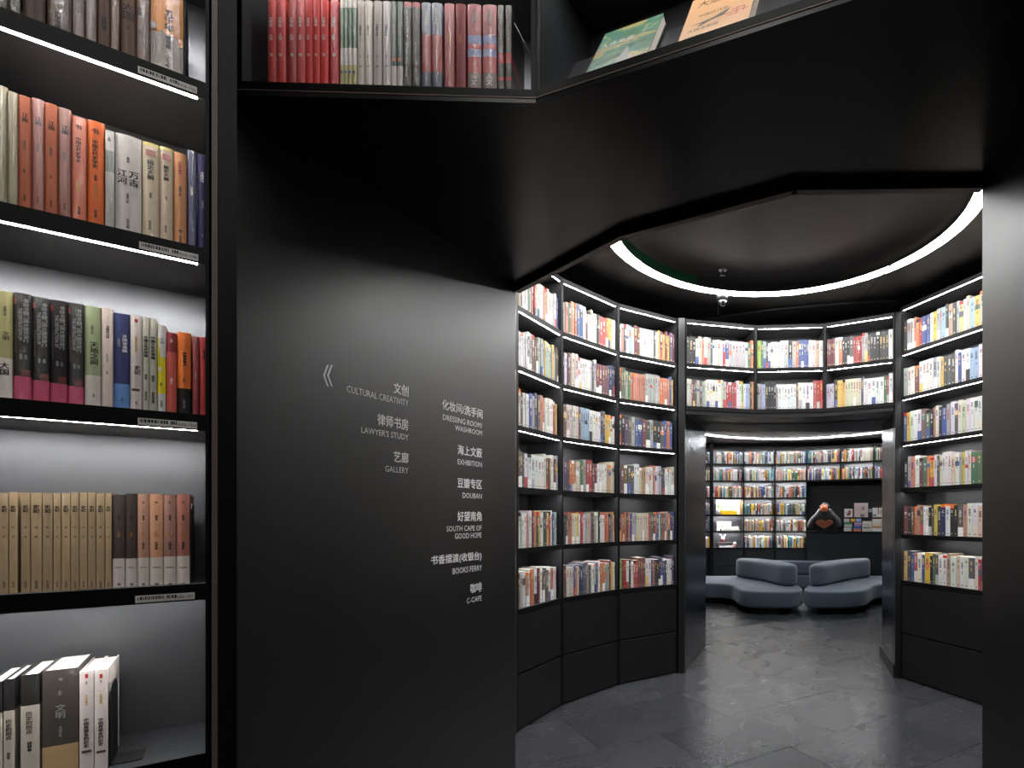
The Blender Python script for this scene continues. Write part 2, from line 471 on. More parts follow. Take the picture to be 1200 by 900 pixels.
# ceiling joint and curved ceiling beam
struct('trim_4', MB().box((.397 * 2.95 * S - .006, 2.95 * S, Z(CZ) - .004), (.397 * 2.95 * S + .006, 3.8 * S, Z(CZ) + .001)).add([], []), M['edge']).rotation_euler = (0, 0, 0)
arc = [(800, 377), (850, 371), (900, 364), (950, 359), (1000, 355.5), (1050, 353), (1110, 352.5), (1160, 354)]
ap = []
for px, py in arc:
    d = (CZ - .012) * 650 / (605 - py); ap.append(at(px, d))
mba = MB()
for a, b in zip(ap[:-1], ap[1:]):
    mba.prism(pm([a, b, (b[0], b[1] + .10), (a[0], a[1] + .10)]), Z(CZ) - .016, Z(CZ) + .002)
struct('trim_5', mba, M['black'])
# passage to the far room: header block, jambs, walls, far ceiling
struct('wall_header', MB().prism(pm([(-.02, 3.79), (.50, 3.90), (1.02, 3.86), (1.50, 3.66), (2.1, 3.66), (2.1, 4.3), (-.4, 4.3), (-.4, 3.96)]), Z(.655), Z(CZ) - .002), M['black'])
struct('trim_6', MB().prism(pm([(.078, 3.575), (.242, 4.25), (-1.6, 4.25), (-1.6, 4.0), (-.2, 3.97), (.03, 3.78)]), 0, Z(.655)), M['steel'])
struct('trim_7', MB().prism(pm([(1.378, 3.475), (1.492, 3.98), (3.6, 3.98), (3.6, 3.72), (1.68, 3.70), (1.46, 3.50)]), 0, Z(.655)), M['steel'])
struct('baseboard_right', MB().prism(pm([(1.36, 3.44), (1.475, 3.985), (1.492, 3.985), (1.378, 3.44)]), 0, .10), M['black'])
struct('trim_8', MB().prism(pm([(.027, 3.53), (.068, 3.53), (.082, 3.60), (.03, 3.70)]), 0, Z(1.262)), M['post'])
struct('trim_9', MB().prism(pm([(1.362, 3.42), (1.398, 3.42), (1.44, 3.52), (1.38, 3.5)]), 0, Z(1.262)), M['post'])
struct('ceiling_far', MB().box((-2.2, 4.3 * S, Z(1.062)), (5.6, 8.6 * S, Z(1.062) + .03)), M['ceil'])
struct('wall_back', MB().box((-2.2, 8.45 * S, 0), (5.6, 8.5 * S, Z(1.07))), M['black'])
struct('wall_far_left', MB().box((-2.25, 4.25 * S, 0), (-2.2, 8.5 * S, Z(1.07))), M['black'])
struct('wall_far_right', MB().box((5.6, 3.9 * S, 0), (5.65, 8.5 * S, Z(1.07))), M['black'])
# the dark room the camera stands in
mb = MB().box((-3.6, -2.8, 0), (-3.55, 3.9, 3.6)).box((-3.6, -2.85, 0), (4.4, -2.8, 3.6)).box((4.35, -2.8, 0), (4.4, 5.0, 3.6))
struct('wall_front', mb, M['black'])
struct('ceiling', MB().box((-3.6, -2.85, 3.6), (4.4, 3.0, 3.64)), M['ceil'])

# ------------------------------------------------------------------ bookcases
ZS = [1.236, .953, .676, .398, .112, -.174, -.456]
BOOKCASE_D = .215
class Bay:
    pass
def bookcase(A, B, zs, label, group, led, t=.024 * S, D=BOOKCASE_D * S, drawers=True, base=True, side=.010, dsplit=-.736, ledw=.007, tags=None, lip=.0012, top_open=False, frame='shelf', full_sides=True):
    b = Bay(); b.A, b.B = A, B
    d = unit(A, B); b.d = d; b.n = (-d[1], d[0])
    W = math.hypot(B[0] - A[0], B[1] - A[1]) * S
    b.W, b.t, b.side, b.D = W, t, side, D
    root = empty('bookcase', (A[0] * S, A[1] * S, 0), math.atan2(d[1], d[0]))
    tag(root, label, 'bookcase', group)
    b.root = root
    b.mat = Matrix.Translation((A[0] * S, A[1] * S, 0)) @ Matrix.Rotation(math.atan2(d[1], d[0]), 4, 'Z')
    zt = Z(zs[0]) + t; zb = 0 if base else Z(zs[-1]) - (0 if full_sides else 0)
    q = MB().box((0, .002, zb), (side, D, zt), 0).box((0, 0, zb), (side, .002, zt), 1)
    sm = mesh('side_panel', q.v, q.f, [M[frame], M['edge']], q.m)
    for x in (0, W - side):
        o = link(bpy.data.objects.new('side_panel', sm), root); o.location = (x, 0, 0)
    MB().box((side, D - .008, zb if base else Z(zs[-1])), (W - side, D, zt)).build('back_panel', M['back'], root)
    q = MB().cbox((side, .002, 0), (W - side, D - .008, t), .001, 0)
    q.box((side, -.0005, -lip), (W - side, .002, t), 1)
    shm = mesh('shelf', q.v, q.f, [M[frame], M['edge']], q.m)
    q = MB().box((side + .012, .006, -.0004), (W - side - .014, .006 + ledw, .0002))
    lm = mesh('light_strip', q.v, q.f, [led])
    b.rows = []
    for k, z in enumerate(zs):
        o = link(bpy.data.objects.new('shelf', shm), root); o.location = (0, 0, Z(z))
        if k < len(zs) - 1:
            l = link(bpy.data.objects.new('light_strip', lm), o)
            if tags and tags[k]:
                x1 = W - side - tags[k][1]; x0 = x1 - .094
                tm = MB().box((x0, -.0022, .002), (x1, -.0006, .0165), 0)
                x = x0 + .003
                rr = random.Random(k)
                while x < x0 + .062:                # bar code
                    w = rr.choice((.0008, .0012, .002, .003))
                    if x - x0 < .045 or x - x0 > .048: tm.add([(x, -.0024, .0075), (x + w, -.0024, .0075), (x + w, -.0024, .0145), (x, -.0024, .0145)], [(0, 1, 2, 3)], 1)
                    x += w + rr.choice((.0008, .0012))
                text_into(tm, tags[k][0], x0 + .062, x1 - .002, .004, .0145, -.0024, 1)
                tm.build('shelf_label', [M['tagwhite'], M['ink_black']], o)
            b.rows.append(Z(z))
    b.tops = [Z(z) + t for z in zs[1:]]           # book level for each row
    if drawers:
        zlow, zmid, zhi = .012, Z(dsplit), Z(zs[-1])
        for z0, z1 in ((zmid + .006, zhi - .006), (zlow, zmid - .006)):
            MB().cbox((side + .003, .004, z0), (W - side - .003, .022, z1), .0015).build('drawer_front', M['drawer'], root)
        MB().box((side, .03, 0), (W - side, .034, zhi - .001)).box((side, .022, zmid - .003), (W - side, .03, zmid + .003)).box((side, .012, 0), (W - side, .03, .010)).build('base', M['edge'], root)
    return b

def px_u(bay, px, yo):
    """distance along a bay's front (metres) where the line of sight of column px meets the plane yo metres behind the front; and its depth"""
    a = ray(px); ax = bay.A[0] * S + bay.n[0] * yo; ay = bay.A[1] * S + bay.n[1] * yo
    u = (a * ay - ax) / (bay.d[0] - a * bay.d[1])
    return u, (ay + bay.d[1] * u) / S

# ------------------------------------------------------------------ books
def spine_profile(w, dep, bulge):
    return [(0, dep), (0, bulge), (w * .12, bulge * .45), (w * .32, bulge * .1), (w * .5, 0), (w * .68, bulge * .1), (w * .88, bulge * .45), (w, bulge), (w, dep)]

def book_mesh(w, dep, h, bands, marks=(), bulge=.002, fine=False, wrap=False):
    """bands: [(fraction of height where it starts, colour)] from the bottom; marks: (x0,x1,z0,z1,colour) in fractions on the spine"""
    mb = MB()
    prof = spine_profile(w, dep, bulge) if fine else [(0, dep), (0, bulge), (w * .2, bulge * .15), (w * .8, bulge * .15), (w, bulge), (w, dep)]
    t = .002
    n = len(prof)
    if fine:
        loop = prof + [(w - t, dep), (w - t, bulge + t), (t, bulge + t), (t, dep)]
    else:
        loop = prof
    nl = len(loop)
    zs = [b[0] * h for b in bands] + [h]
    for k, (fr, c) in enumerate(bands):
        z0, z1 = zs[k], zs[k + 1]
        v = [(p[0], p[1], z0) for p in loop] + [(p[0], p[1], z1) for p in loop]
        f = [((i + 1) % nl, i, nl + i, nl + (i + 1) % nl)[::-1] for i in range(nl)]
        mb.add(v, [tuple(reversed(q)) for q in f], 0, c)
    cap = [(p[0], p[1], h) for p in loop]
    top = bands[-1][1] if fine else (.78, .74, .68)
    mb.add(cap, [tuple(range(nl))[::-1]], 0, top)
    mb.add([(p[0], p[1], 0) for p in loop], [tuple(range(nl))], 0, bands[0][1])
    for x0, x1, z0, z1, c in marks:
        y = bulge * .1 - .0005 if not fine else -.0004
        mb.add([(x0 * w, y, z0 * h), (x1 * w, y, z0 * h), (x1 * w, y, z1 * h), (x0 * w, y, z1 * h)], [(0, 1, 2, 3)], 0, c)
    return mb

def place(o, bay, u, y, z):
    o.location = bay.mat @ Vector((u, y, z))
    o.rotation_euler = (0, 0, math.atan2(bay.d[1], bay.d[0]))

INK = {'k': 'ink_black', 'w': 'ink_white', 'g': 'ink_gold', 'r': 'ink_red', 'y': 'ink_grey', 'd': 'ink_darkgrey', 'b': 'ink_blue', 'o': 'ink_orange'}
def near_book(bay, row, px0, px1, ytop, bands, texts, label, group, wrap=False, yo=.022, dep=.16, gain=1.0, bulge=None, extra=None, hfix=None):
    """a book of the near shelves from its spine's left and right columns and its top's row in the picture"""
    u0, d0 = px_u(bay, px0, yo); u1, d1 = px_u(bay, px1, yo)
    zb = bay.tops[row] if row >= 0 else bay.top0
    w = u1 - u0 - .0006
    dl = d0
    h = Z(hz(ytop, dl)) - zb if hfix is None else hfix
    def fr(py): return (Z(hz(py, dl)) - zb) / h
    bb = []
    for yy, c in bands[::-1]:
        bb.append((0 if not bb else None, yy, c))
    out = []; prev = 0.0
    # bands come as (row of their lower edge or None, colour) from the top down
    for yy, c in bands[::-1]:
        out.append((prev, tuple(min(.9, q * gain) for q in lin(c))))
        prev = 0
    fs = [0.0] + [fr(yy) for yy, c in bands[:-1]][::-1]
    out = [(f0, c[1]) for f0, c in zip(fs, out)]
    bl = min(.004, w * .16) if bulge is None else bulge
    mb = book_mesh(w, dep, h, out, [(a, b_, fr(z0), fr(z1), lin(c)) for a, b_, z0, z1, c in (extra or [])], bl, True)
    o = mb.build('book', M['wrap'] if wrap else M['book'], None, False, True)
    place(o, bay, u0, yo, zb + .0004)
    tag(o, label, 'book', group)
    MB().box((.0022, bl + .0022, .002), (w - .0022, dep - .004, h - .003)).build('pages', M['pages'], o)
    if texts:
        for s, z1, z0, ink, x0, x1, rot in texts:
            tm = MB(); text_into(tm, s, x0 * w, x1 * w, fr(z0) * h, fr(z1) * h, -.0007, 0, rot)
            text_into(tm, s, x0 * w + .0004, x1 * w + .0004, fr(z0) * h, fr(z1) * h, -.00075, 0, rot)
            text_into(tm, s, x0 * w - .0003, x1 * w - .0003, fr(z0) * h + .0004, fr(z1) * h + .0004, -.00078, 0, rot)
            tm.build('title', M[INK[ink]], o)
    return o, u0, u1

ORD = ['leftmost', 'second', 'third', 'fourth', 'fifth', 'sixth', 'seventh', 'eighth', 'ninth', 'tenth', 'eleventh', 'twelfth', 'thirteenth', 'fourteenth', 'fifteenth',
       'sixteenth', 'seventeenth', 'eighteenth', 'nineteenth', 'twentieth', 'twenty-first', 'twenty-second', 'twenty-third', 'twenty-fourth', 'twenty-fifth', 'twenty-sixth', 'twenty-seventh', 'twenty-eighth']
ROWN = ['top', 'second', 'third', 'fourth', 'fifth', 'lowest']

# near bookcase at the left edge
NZ = [.997, .712, .430, .146, -.141, -.43]
nd = (.782, .6233)
NB = (-.795, .948)
NA = off(NB, nd, -.46)
near = bookcase(NA, NB, NZ, 'tall dark bookcase at the left edge, nearest of all, with five lit shelves', None, M['near_led'], t=.0265 * S, D=.20 * S, side=.006, ledw=.009,
                tags=[None, ('A06-10a', .014), ('A06-10b', .012), ('A06-10d', .014), ('A06-10c', .018)], drawers=True, dsplit=-.72)
near.rows
# post beside the near bookcase
struct('trim_10', MB().prism(pm([off(NB, nd, .0035), off(NB, nd, .0115), off(off(NB, nd, .0115), (-.6233, .782), .2), off(off(NB, nd, .0035), (-.6233, .782), .2)]), 0, 3.6), M['lip'])
struct('trim_11', MB().prism(pm([off(NB, nd, .0125), off(NB, nd, .0375), off(off(NB, nd, .0375), (-.6233, .782), .2), off(off(NB, nd, .0125), (-.6233, .782), .2)]), 0, 3.6), M['edge'])

def side_label(row, i, desc):
    return desc
G1, G2, G3, G4, G5 = ('books on the top shelf of the near bookcase', 'books on the second shelf of the near bookcase', 'books on the third shelf of the near bookcase',
                      'books on the fourth shelf of the near bookcase', 'books on the lowest shelf of the near bookcase')
GN = 1.15
# --- row 1 (tops out of the picture)
r1 = [(-8, 10, (84, 74, 58), [], True, 'dull grey-brown wrapped book cut by the left edge, top shelf of near bookcase'),
      (10, 24, (92, 84, 68), [], True, 'grey wrapped book with white glints at far left of near top shelf'),
      (26, 53, (92, 64, 46), [], False, 'wide plain dark brown book on near top shelf'),
      (55, 84, (96, 62, 44), [(V('中华书局'), 4, 34, 'k', .3, .55, False)], True, 'wide dark brown wrapped book right of the plain one, near top shelf'),
      (85, 99.5, (116, 86, 72), [(V('人文'), 2, 16, 'k', .35, .75, False)], True, 'crinkled pinkish brown wrapped book, left of a matching pair'),
      (99.5, 113, (120, 92, 76), [], True, 'crinkled pinkish brown wrapped book, right of a matching pair'),
      (114, 129.5, (104, 68, 46), [(V('思想者'), 4, 46, 'k', .3, .75, False)], False, 'brown book with black characters down its spine, near top shelf'),
      (129.5, 140, (126, 92, 72), [], True, 'narrow brown book with a bright wrinkled film edge'),
      (141, 159.5, (112, 74, 52), [(V('大国'), 0, 20, 'k', .1, .95, False), (V('书'), 24, 34, 'k', .35, .6, False)], False, 'brown book with a heavy black seal, left of a matching pair'),
      (159.5, 175.5, (128, 94, 74), [(V('大国'), 0, 24, 'k', .05, .45, False), (V('人文'), 26, 46, 'k', .2, .4, False)], True, 'brown book with a heavy black seal in film, right of a pair')]
for i, (a, b_, c, tx, wr, lab) in enumerate(r1):
    near_book(near, 0, a, b_, 0, [(None, c)], tx, lab, G1, wr, gain=.72, hfix=.235, yo=.022)
near_book(near, 0, 176.5, 215, 0, [(33, (214, 138, 44)), (None, (170, 160, 150))], [(V('五千年'), 2, 30, 'k', .42, .7, False), (V('錢穆著'), 34, 50, 'd', .45, .62, False), (V('中华书局'), 56, 74, 'd', .45, .56, False)],
          'thick book, orange above and grey below, at the right of near top shelf', G1, True, gain=GN, hfix=.235,
          extra=[(.02, .2, 33, 31, (214, 138, 44)), (.0, .18, 24, 33, (170, 160, 150)), (.3, .42, 30, 34, (170, 160, 150)), (.85, .99, 33, 42, (214, 138, 44))])
# --- row 2
rust = (172, 92, 62)
row2 = [(-9, 9, 97, [(None, (140, 130, 104))], [], True, 'olive grey wrapped book cut by the left edge, second shelf', {}),
        (9, 21, 106, [(None, (146, 134, 108))], [], True, 'narrow olive grey wrapped book beside the rust-coloured set', {}),
        (21, 36.7, 110, [(None, rust)], [(V('江南'), 125, 147, 'k', .3, .8, False), ('西域考古记', 152, 185, 'd', .4, .6, True), (V('人文'), 194, 203, 'k', .4, .6, False), (V('中华书局'), 223, 237, 'k', .42, .6, False)], False, 'rust-coloured book, first of four alike, its spine bare', {}),
        (36.9, 52, 113.5, [(None, (150, 84, 72))], [(V('江南'), 129, 151, 'k', .3, .8, False), ('西域考古记', 155, 188, 'd', .4, .6, True), (V('中华书局'), 226, 240, 'k', .42, .6, False)], True, 'rust-coloured book, second of four alike, in crinkled film', {}),
        (52.2, 67.5, 119, [(None, (180, 98, 68))], [(V('江南'), 135, 156, 'k', .3, .8, False), ('西域考古记', 160, 193, 'd', .4, .6, True), (V('人文'), 201, 210, 'k', .4, .6, False), (V('中华书局'), 230, 244, 'k', .42, .6, False)], False, 'rust-coloured book, third of four alike, lighter and bare', {}),
        (67.8, 83.3, 124.5, [(None, (140, 80, 66))], [(V('江南'), 140, 161, 'k', .3, .8, False), ('西域考古记', 166, 198, 'd', .4, .6, True), (V('中华书局'), 234, 248, 'k', .42, .6, False)], True, 'dark rust-coloured book, fourth of four alike, in film', {}),
        (83.8, 101.5, 134.5, [(None, (206, 112, 84))], [(V('书'), 143, 151, 'k', .25, .7, False), (V('中国古代史学史'), 158, 190, 'k', .3, .65, False), ('中国近代史', 206, 226, 'g', .4, .6, True), (V('中华书局'), 238, 252, 'k', .42, .6, False)], True, 'pink-orange book in frosted film left of the bright orange one', {}),
        (102.3, 122, 139, [(None, (222, 106, 44))], [(V('书'), 147, 156, 'k', .25, .7, False), (V('中国古代史学史'), 162, 195, 'k', .3, .65, False), (V('錢穆著'), 200, 213, 'k', .42, .58, False), ('中国近代史', 215, 229, 'g', .4, .6, True), (V('中华书局'), 243, 254, 'k', .42, .58, False)], False, 'bright orange book with black title on the second shelf', {}),
        (123, 134.6, 151.5, [(175, (178, 176, 170)), (200, (128, 136, 128)), (None, (176, 174, 168))], [(V('文明'), 156, 168, 'd', .3, .6, False), ('江河', 246, 252, 'r', .3, .7, False)] if False else [(V('文明'), 156, 168, 'd', .3, .6, False)], True, 'narrow grey wrapped book with a green-grey band', {}),
        (135, 166, 154.2, [(None, (214, 206, 200))], [(V('江河'), 194, 216, 'k', .08, .46, False), (V('万古'), 194, 216, 'k', .52, .9, False), ('中国近代史', 218, 240, 'd', .42, .52, True), (V('錢穆著'), 178, 189, 'd', .44, .54, False), (V('中华书局'), 250, 268, 'd', .42, .54, False)], False, 'thick cream-white book with large black calligraphy', {}),
        (166.6, 187, 164.5, [(168, (214, 190, 110)), (None, (196, 176, 148))], [(V('國史大綱'), 182, 212, 'k', .3, .68, False), (V('錢穆著'), 214, 240, 'd', .42, .56, False), (V('商务印书馆'), 252, 272, 'k', .38, .52, False)], True, 'beige book with a dark red label, left of a matching pair', {'extra': [(.22, .8, 173, 180, (150, 60, 56))]}),
        (187.2, 203, 170.5, [(174, (214, 190, 110)), (None, (196, 176, 148))], [(V('國史大綱'), 187, 216, 'k', .3, .68, False), (V('錢穆著'), 218, 244, 'd', .42, .56, False), (V('商务印书馆'), 257, 277, 'k', .38, .52, False)], True, 'beige book with a dark red label, right of a matching pair', {'extra': [(.2, .85, 179, 186, (150, 60, 56))]}),
        (203.6, 219, 177.2, [(None, (206, 144, 98))], [('北京的春天', 188, 203, 'r', .35, .62, True), ('中国古代史学史' if False else '中国近代史', 205, 240, 'd', .4, .6, True), (V('书'), 267, 272, 'd', .35, .65, False), (V('中华书局'), 273, 285, 'd', .42, .58, False)], False, 'tan-orange paperback between beige pair and navy books', {}),
        (219.8, 230.5, 175, [(None, (58, 58, 100))], [('北京的春天', 196, 250, 'w', .35, .6, True)], True, 'navy book in loose shiny film on the second shelf', {}),
        (231.5, 243.5, 181, [(None, (48, 40, 92))], [('时间旅行' if False else '時間旅行', 195, 218, 'w', .3, .62, True), ('中国近代史', 225, 252, 'y', .4, .6, True), (V('人文'), 270, 279, 'y', .4, .6, False)], False, 'purple-navy book at the right end of the second shelf', {})]
for a, b_, yt, bands, tx, wr, lab, kw in row2:
    near_book(near, 1, a, b_, yt, bands, tx, lab, G2, wr, gain=GN, yo=.022, **kw)
# --- row 3
pink = (196, 84, 112)
def blk(x0, x1, yt, lab, wr, k):
    y = yt
    tx = [('中古中国门阀大族的消亡', y + 7, y + 58, 'y', .55, .9, True), ('THE DESTRUCTION OF', y + 18, y + 56, 'y', .3, .5, True),
          ('the Medieval Chinese Aristocracy', y + 18, y + 92, 'd', .08, .24, True), (V('人文'), y + 62, y + 88, 'y', .62, .8, False), (V('錢穆著'), y + 62, y + 88, 'y', .36, .5, False)]
    near_book(near, 2, x0, x1, yt, [(yt + 98, (34, 31, 31)), (None, pink)], tx, lab, G3, wr, gain=GN, extra=[(.06, .16, yt + 7, yt + 14, (150, 50, 45)), (.45, .95, yt + 90, yt + 98, (110, 50, 46))])
near_book(near, 2, -8, 14.6, 339, [(418, (176, 170, 118)), (None, (220, 212, 202))], [('中国近代史', 350, 375, 'd', .55, .7, True), (V('文明'), 384, 400, 'd', .5, .85, False), (V('大国'), 422, 440, 'k', .35, .85, False)],
          'olive book with a cream lower band cut by the left edge', G3, False, gain=GN)
blk(15.3, 37.2, 342, 'black and pink book, first of four alike, in torn shiny film', True, 0)
blk(37.6, 58.2, 347, 'black and pink book, second of four alike, with film gathered on top', True, 1)
blk(58.6, 79, 350.5, 'black and pink book, third of four alike, without film', False, 2)
blk(79.4, 98.2, 354, 'black and pink book, fourth of four alike, beside the green one', True, 3)
row3 = [(99, 118.4, 357.5, [(439, (160, 172, 132)), (None, (216, 208, 200))], [(V('天地之间'), 399, 428, 'k', .35, .85, False), ('中国近代史', 376, 395, 'd', .4, .55, True), (V('人文'), 455, 470, 'd', .5, .65, False)], False, 'sage green book with a cream lower band', {}),
        (119, 132.6, 360, [(None, (218, 200, 190))], [('中国近代史', 375, 402, 'd', .4, .7, True), ('大西洋帝国', 408, 430, 'y', .4, .6, True), (V('人文'), 432, 440, 'k', .4, .6, False)], False, 'pinkish cream book between the green and the navy one', {}),
        (133, 152, 366, [(449, (54, 64, 108)), (None, (104, 146, 206))], [('大西洋帝国', 384, 418, 'w', .56, .86, True), ('時間旅行', 390, 412, 'y', .25, .42, True), (V('人文'), 462, 474, 'b', .45, .6, False)], False, 'navy book with a light blue lower band', {}),
        (152.4, 167, 368.5, [(None, (210, 200, 194))], [('中国是部金的历史', 392, 413, 'g', .4, .62, True), (V('史記'), 422, 444, 'k', .35, .85, False), (V('人文'), 468, 476, 'k', .42, .6, False)], False, 'off-white book with a red dot near its top', {'extra': [(.38, .66, 373, 377, (180, 60, 60)), (.15, .8, 455, 458, (90, 60, 50))]}),
        (167.4, 175, 371, [(None, (186, 184, 168))], [(V('中國文化史導論'), 383, 429, 'k', .2, .85, False), (V('錢穆著'), 437, 446, 'k', .3, .7, False), (V('商务印书馆'), 453, 475, 'k', .3, .7, False)], False, 'narrow grey-green book with black characters, left of a pair', {}),
        (175.2, 184, 373, [(None, (182, 180, 164))], [(V('中國文化史導論'), 385, 430, 'k', .2, .8, False), (V('錢穆著'), 439, 448, 'k', .3, .7, False), (V('商务印书馆'), 455, 477, 'k', .3, .7, False)], False, 'narrow grey-green book with black characters, right of a pair', {}),
        (184.6, 194.5, 380, [(418, (212, 208, 204)), (461, (226, 206, 40)), (None, (212, 208, 204))], [(V('大国'), 388, 410, 'y', .3, .8, False), (V('人文'), 445, 455, 'd', .3, .6, False), (V('中华书局'), 466, 480, 'k', .35, .6, False)], False, 'white book with a bright yellow middle', {'extra': [(.0, .35, 408, 418, (226, 206, 40)), (.0, .2, 396, 408, (226, 206, 40)), (.1, .5, 430, 435, (214, 210, 206))]}),
        (195, 207.3, 389, [(412, (140, 48, 54)), (None, (200, 92, 80))], [('時間旅行', 438, 455, 'w', .4, .6, True), (V('人文'), 396, 401, 'w', .3, .7, False)], False, 'red paperback with a darker red top band', {}),
        (207.8, 224, 388.5, [(454.5, (236, 118, 52)), (None, (26, 24, 24))], [('北京的春天', 402, 438, 'k', .42, .68, True), (V('人文'), 440, 450, 'k', .4, .6, False), ('中国近代史', 462, 484, 'y', .42, .58, True)], False, 'orange book with a black lower band', {}),
        (225.6, 233.3, 394, [(None, (134, 50, 54))], [('中国近代史', 410, 470, 'y', .35, .6, True)], True, 'narrow dark red wrapped book, last but one on the third shelf', {}),
        (233.9, 243.4, 394.8, [(None, (190, 64, 64))], [('北京的春天', 400, 430, 'k', .4, .7, True)], False, 'red book at the right end of the third shelf', {})]
for a, b_, yt, bands, tx, wr, lab, kw in row3:
    near_book(near, 2, a, b_, yt, bands, tx, lab, G3, wr, gain=GN, yo=.022, **kw)
# --- row 4
gold = (170, 146, 112)
gx = [-11, -.4, 10.4, 21.2, None, 24.4, 36, 49.6, 62.4, 72, 83, 93.2, 103, 112.6, 123.2, 131.3]
seqn = []
for a, b_ in zip(gx[:-1], gx[1:]):
    if a is None or b_ is None: continue
    seqn.append((a + .15, b_ - .15))
for i, (a, b_) in enumerate(seqn):
    lab = ('tan volume of the wrapped set, ' + (ORD[i - 3] if i > 3 else 'first') + ' after the gap, fourth shelf') if i >= 3 else 'tan volume ' + ('cut by the left edge', 'second from the left edge', 'just left of the gap')[i] + ' on the fourth shelf'
    jy = random.uniform(-.8, .6)
    near_book(near, 3, a, b_, 577.5 + jy, [(None, tuple(int(q * (.96 + .02 * (i * 7 % 5))) for q in gold))],
              [(V('史記'), 587, 606, 'k', .22, .78, False), (V('人文')[0:1] if False else V('记'), 616, 621, 'd', .35, .65, False), (V('传'), 627, 632, 'd', .35, .65, False), (V('中华书局'), 673, 698, 'd', .38, .64, False)],
              lab, G4, True, gain=GN, bulge=.0006, dep=.15)
row4 = [(131.8, 146.8, 580, [(655, (66, 55, 53)), (None, (218, 206, 198))], 'dark brown book in film with a white lower band, after the tan set', True, 'o'),
        (147.2, 160.8, 578.5, [(655, (72, 62, 56)), (None, (220, 208, 200))], 'dark brown book with a white lower band, bare of film', False, 'o'),
        (161.2, 175, 579, [(654, (192, 144, 120)), (None, (220, 208, 198))], 'pinkish tan book with white lower band, in film', True, 'k'),
        (175.4, 191.3, 579, [(653.5, (212, 158, 124)), (None, (222, 210, 200))], 'light peach book with a white lower band', False, 'k'),
        (191.7, 206.8, 580, [(652.5, (164, 120, 106)), (None, (220, 208, 198))], 'mauve-brown book with white lower band, in film', True, 'k'),
        (207.2, 222.6, 579.5, [(652, (178, 116, 102)), (None, (224, 212, 202))], 'reddish tan book with a white lower band, at the black bookend', False, 'k')]
for a, b_, yt, bands, lab, wr, ink in row4:
    tx = [(V('传'), 586, 592, 'd', .4, .62, False), (V('人文'), 617, 636, 'o', .35, .66, False), (V('錢穆著'), 602, 612, 'k', .42, .6, False), (V('文学史'), 634, 646, 'k' if ink == 'k' else 'd', .38, .64, False), ('中国近代史', 664, 667, 'd', .2, .8, False), (V('书'), 683, 688, 'k', .36, .66, False)]
    _, _, ue = near_book(near, 3, a, b_, yt, bands, tx, lab, G4, wr, gain=GN, bulge=.0015)
def bookend(bay, row, u, h, dep, label, yo=.02):
    zb = bay.tops[row] if row >= 0 else bay.top0
    m = MB(); pts = [(.006, 0), (dep, 0), (dep, h * .9), (dep - .02, h), (.02, h), (.006, h * .93)]
    v = [(0, p[0], p[1]) for p in pts] + [(.0022, p[0], p[1]) for p in pts]; n = len(pts)
    m.add(v, [tuple(range(n)), tuple(reversed(range(n, 2 * n)))] + [((i + 1) % n, i, n + i, n + (i + 1) % n) for i in range(n)])
    m.box((.0022, .01, 0), (.05, dep - .02, .0015))
    o = m.build('bookend', M['bookend']); place(o, bay, u + .0008, yo, zb + .0005)
    return tag(o, label, 'bookend')
bookend(near, 3, ue, .176, .11, 'black metal bookend at the right of the fourth near shelf')
# --- row 5
r5 = [(-16, 3.6, 801, [(838, (30, 29, 29)), (None, (190, 182, 170))], 'black and silver wrapped book cut by the left edge, lowest shelf', True, [(V('历史的拐点'), 843, 868, 'k', .55, .85, False)]),
      (4.2, 17.5, 797, [(834, (30, 29, 29)), (None, (190, 182, 170))], 'black and silver wrapped book, left of the pair on the lowest shelf', True, [(V('历史的拐点'), 841, 872, 'k', .2, .75, False), (V('錢穆著'), 878, 896, 'k', .3, .6, False)]),
      (24, 46.8, 792, [(828.5, (30, 29, 29)), (None, (192, 184, 172))], 'black and silver wrapped book, right of the pair on the lowest shelf', True, [(V('历史的拐点'), 836, 862, 'k', .28, .62, False), (V('錢穆著'), 868, 886, 'k', .35, .6, False)]),
      (49.4, 92.2, 787, [(877, (70, 64, 60)), (None, (186, 156, 114))], 'very thick dark grey book with a tan lower band', True, [(V('文明'), 828, 846, 'y', .36, .64, False), (V('书'), 797, 801, 'y', .44, .56, False), (V('人文'), 810, 820, 'y', .44, .54, False), ('中国近代史', 850, 872, 'y', .46, .54, True)]),
      (93, 110.2, 787.5, [(None, (214, 204, 200))], 'white book with red dot in film, left of the two at the bookend', True, [(V('中国是部金的历史'), 843, 878, 'k', .3, .66, False), ('北京的春天', 810, 834, 'g', .4, .6, True), (V('人文'), 797, 806, 'd', .42, .58, False)]),
      (110.6, 126.6, 785.5, [(None, (216, 206, 202))], 'white book with red dot, right of the two, leaning on the bookend', False, [(V('中国是部金的历史'), 841, 877, 'k', .3, .66, False), ('北京的春天', 808, 833, 'g', .4, .6, True), (V('人文'), 795, 804, 'd', .42, .58, False)])]
for i, (a, b_, yt, bands, lab, wr, tx) in enumerate(r5):
    ex = [(.4, .62, 791, 796, (170, 40, 40)), (.15, .85, 881, 884, (100, 74, 60))] if i >= 4 else None
    _, _, ue = near_book(near, 4, a, b_, yt, bands, tx, lab, G5, wr, gain=GN, dep=.15 if i != 3 else .158, extra=ex, bulge=.001, yo=.03)
bookend(near, 4, ue, .168, .10, 'black metal bookend beside white books on the lowest near shelf', .032)
bookend(near, 0, px_u(near, 215, .03)[0], .21, .12, 'dark bookend at the right end of the near top shelf', .03)

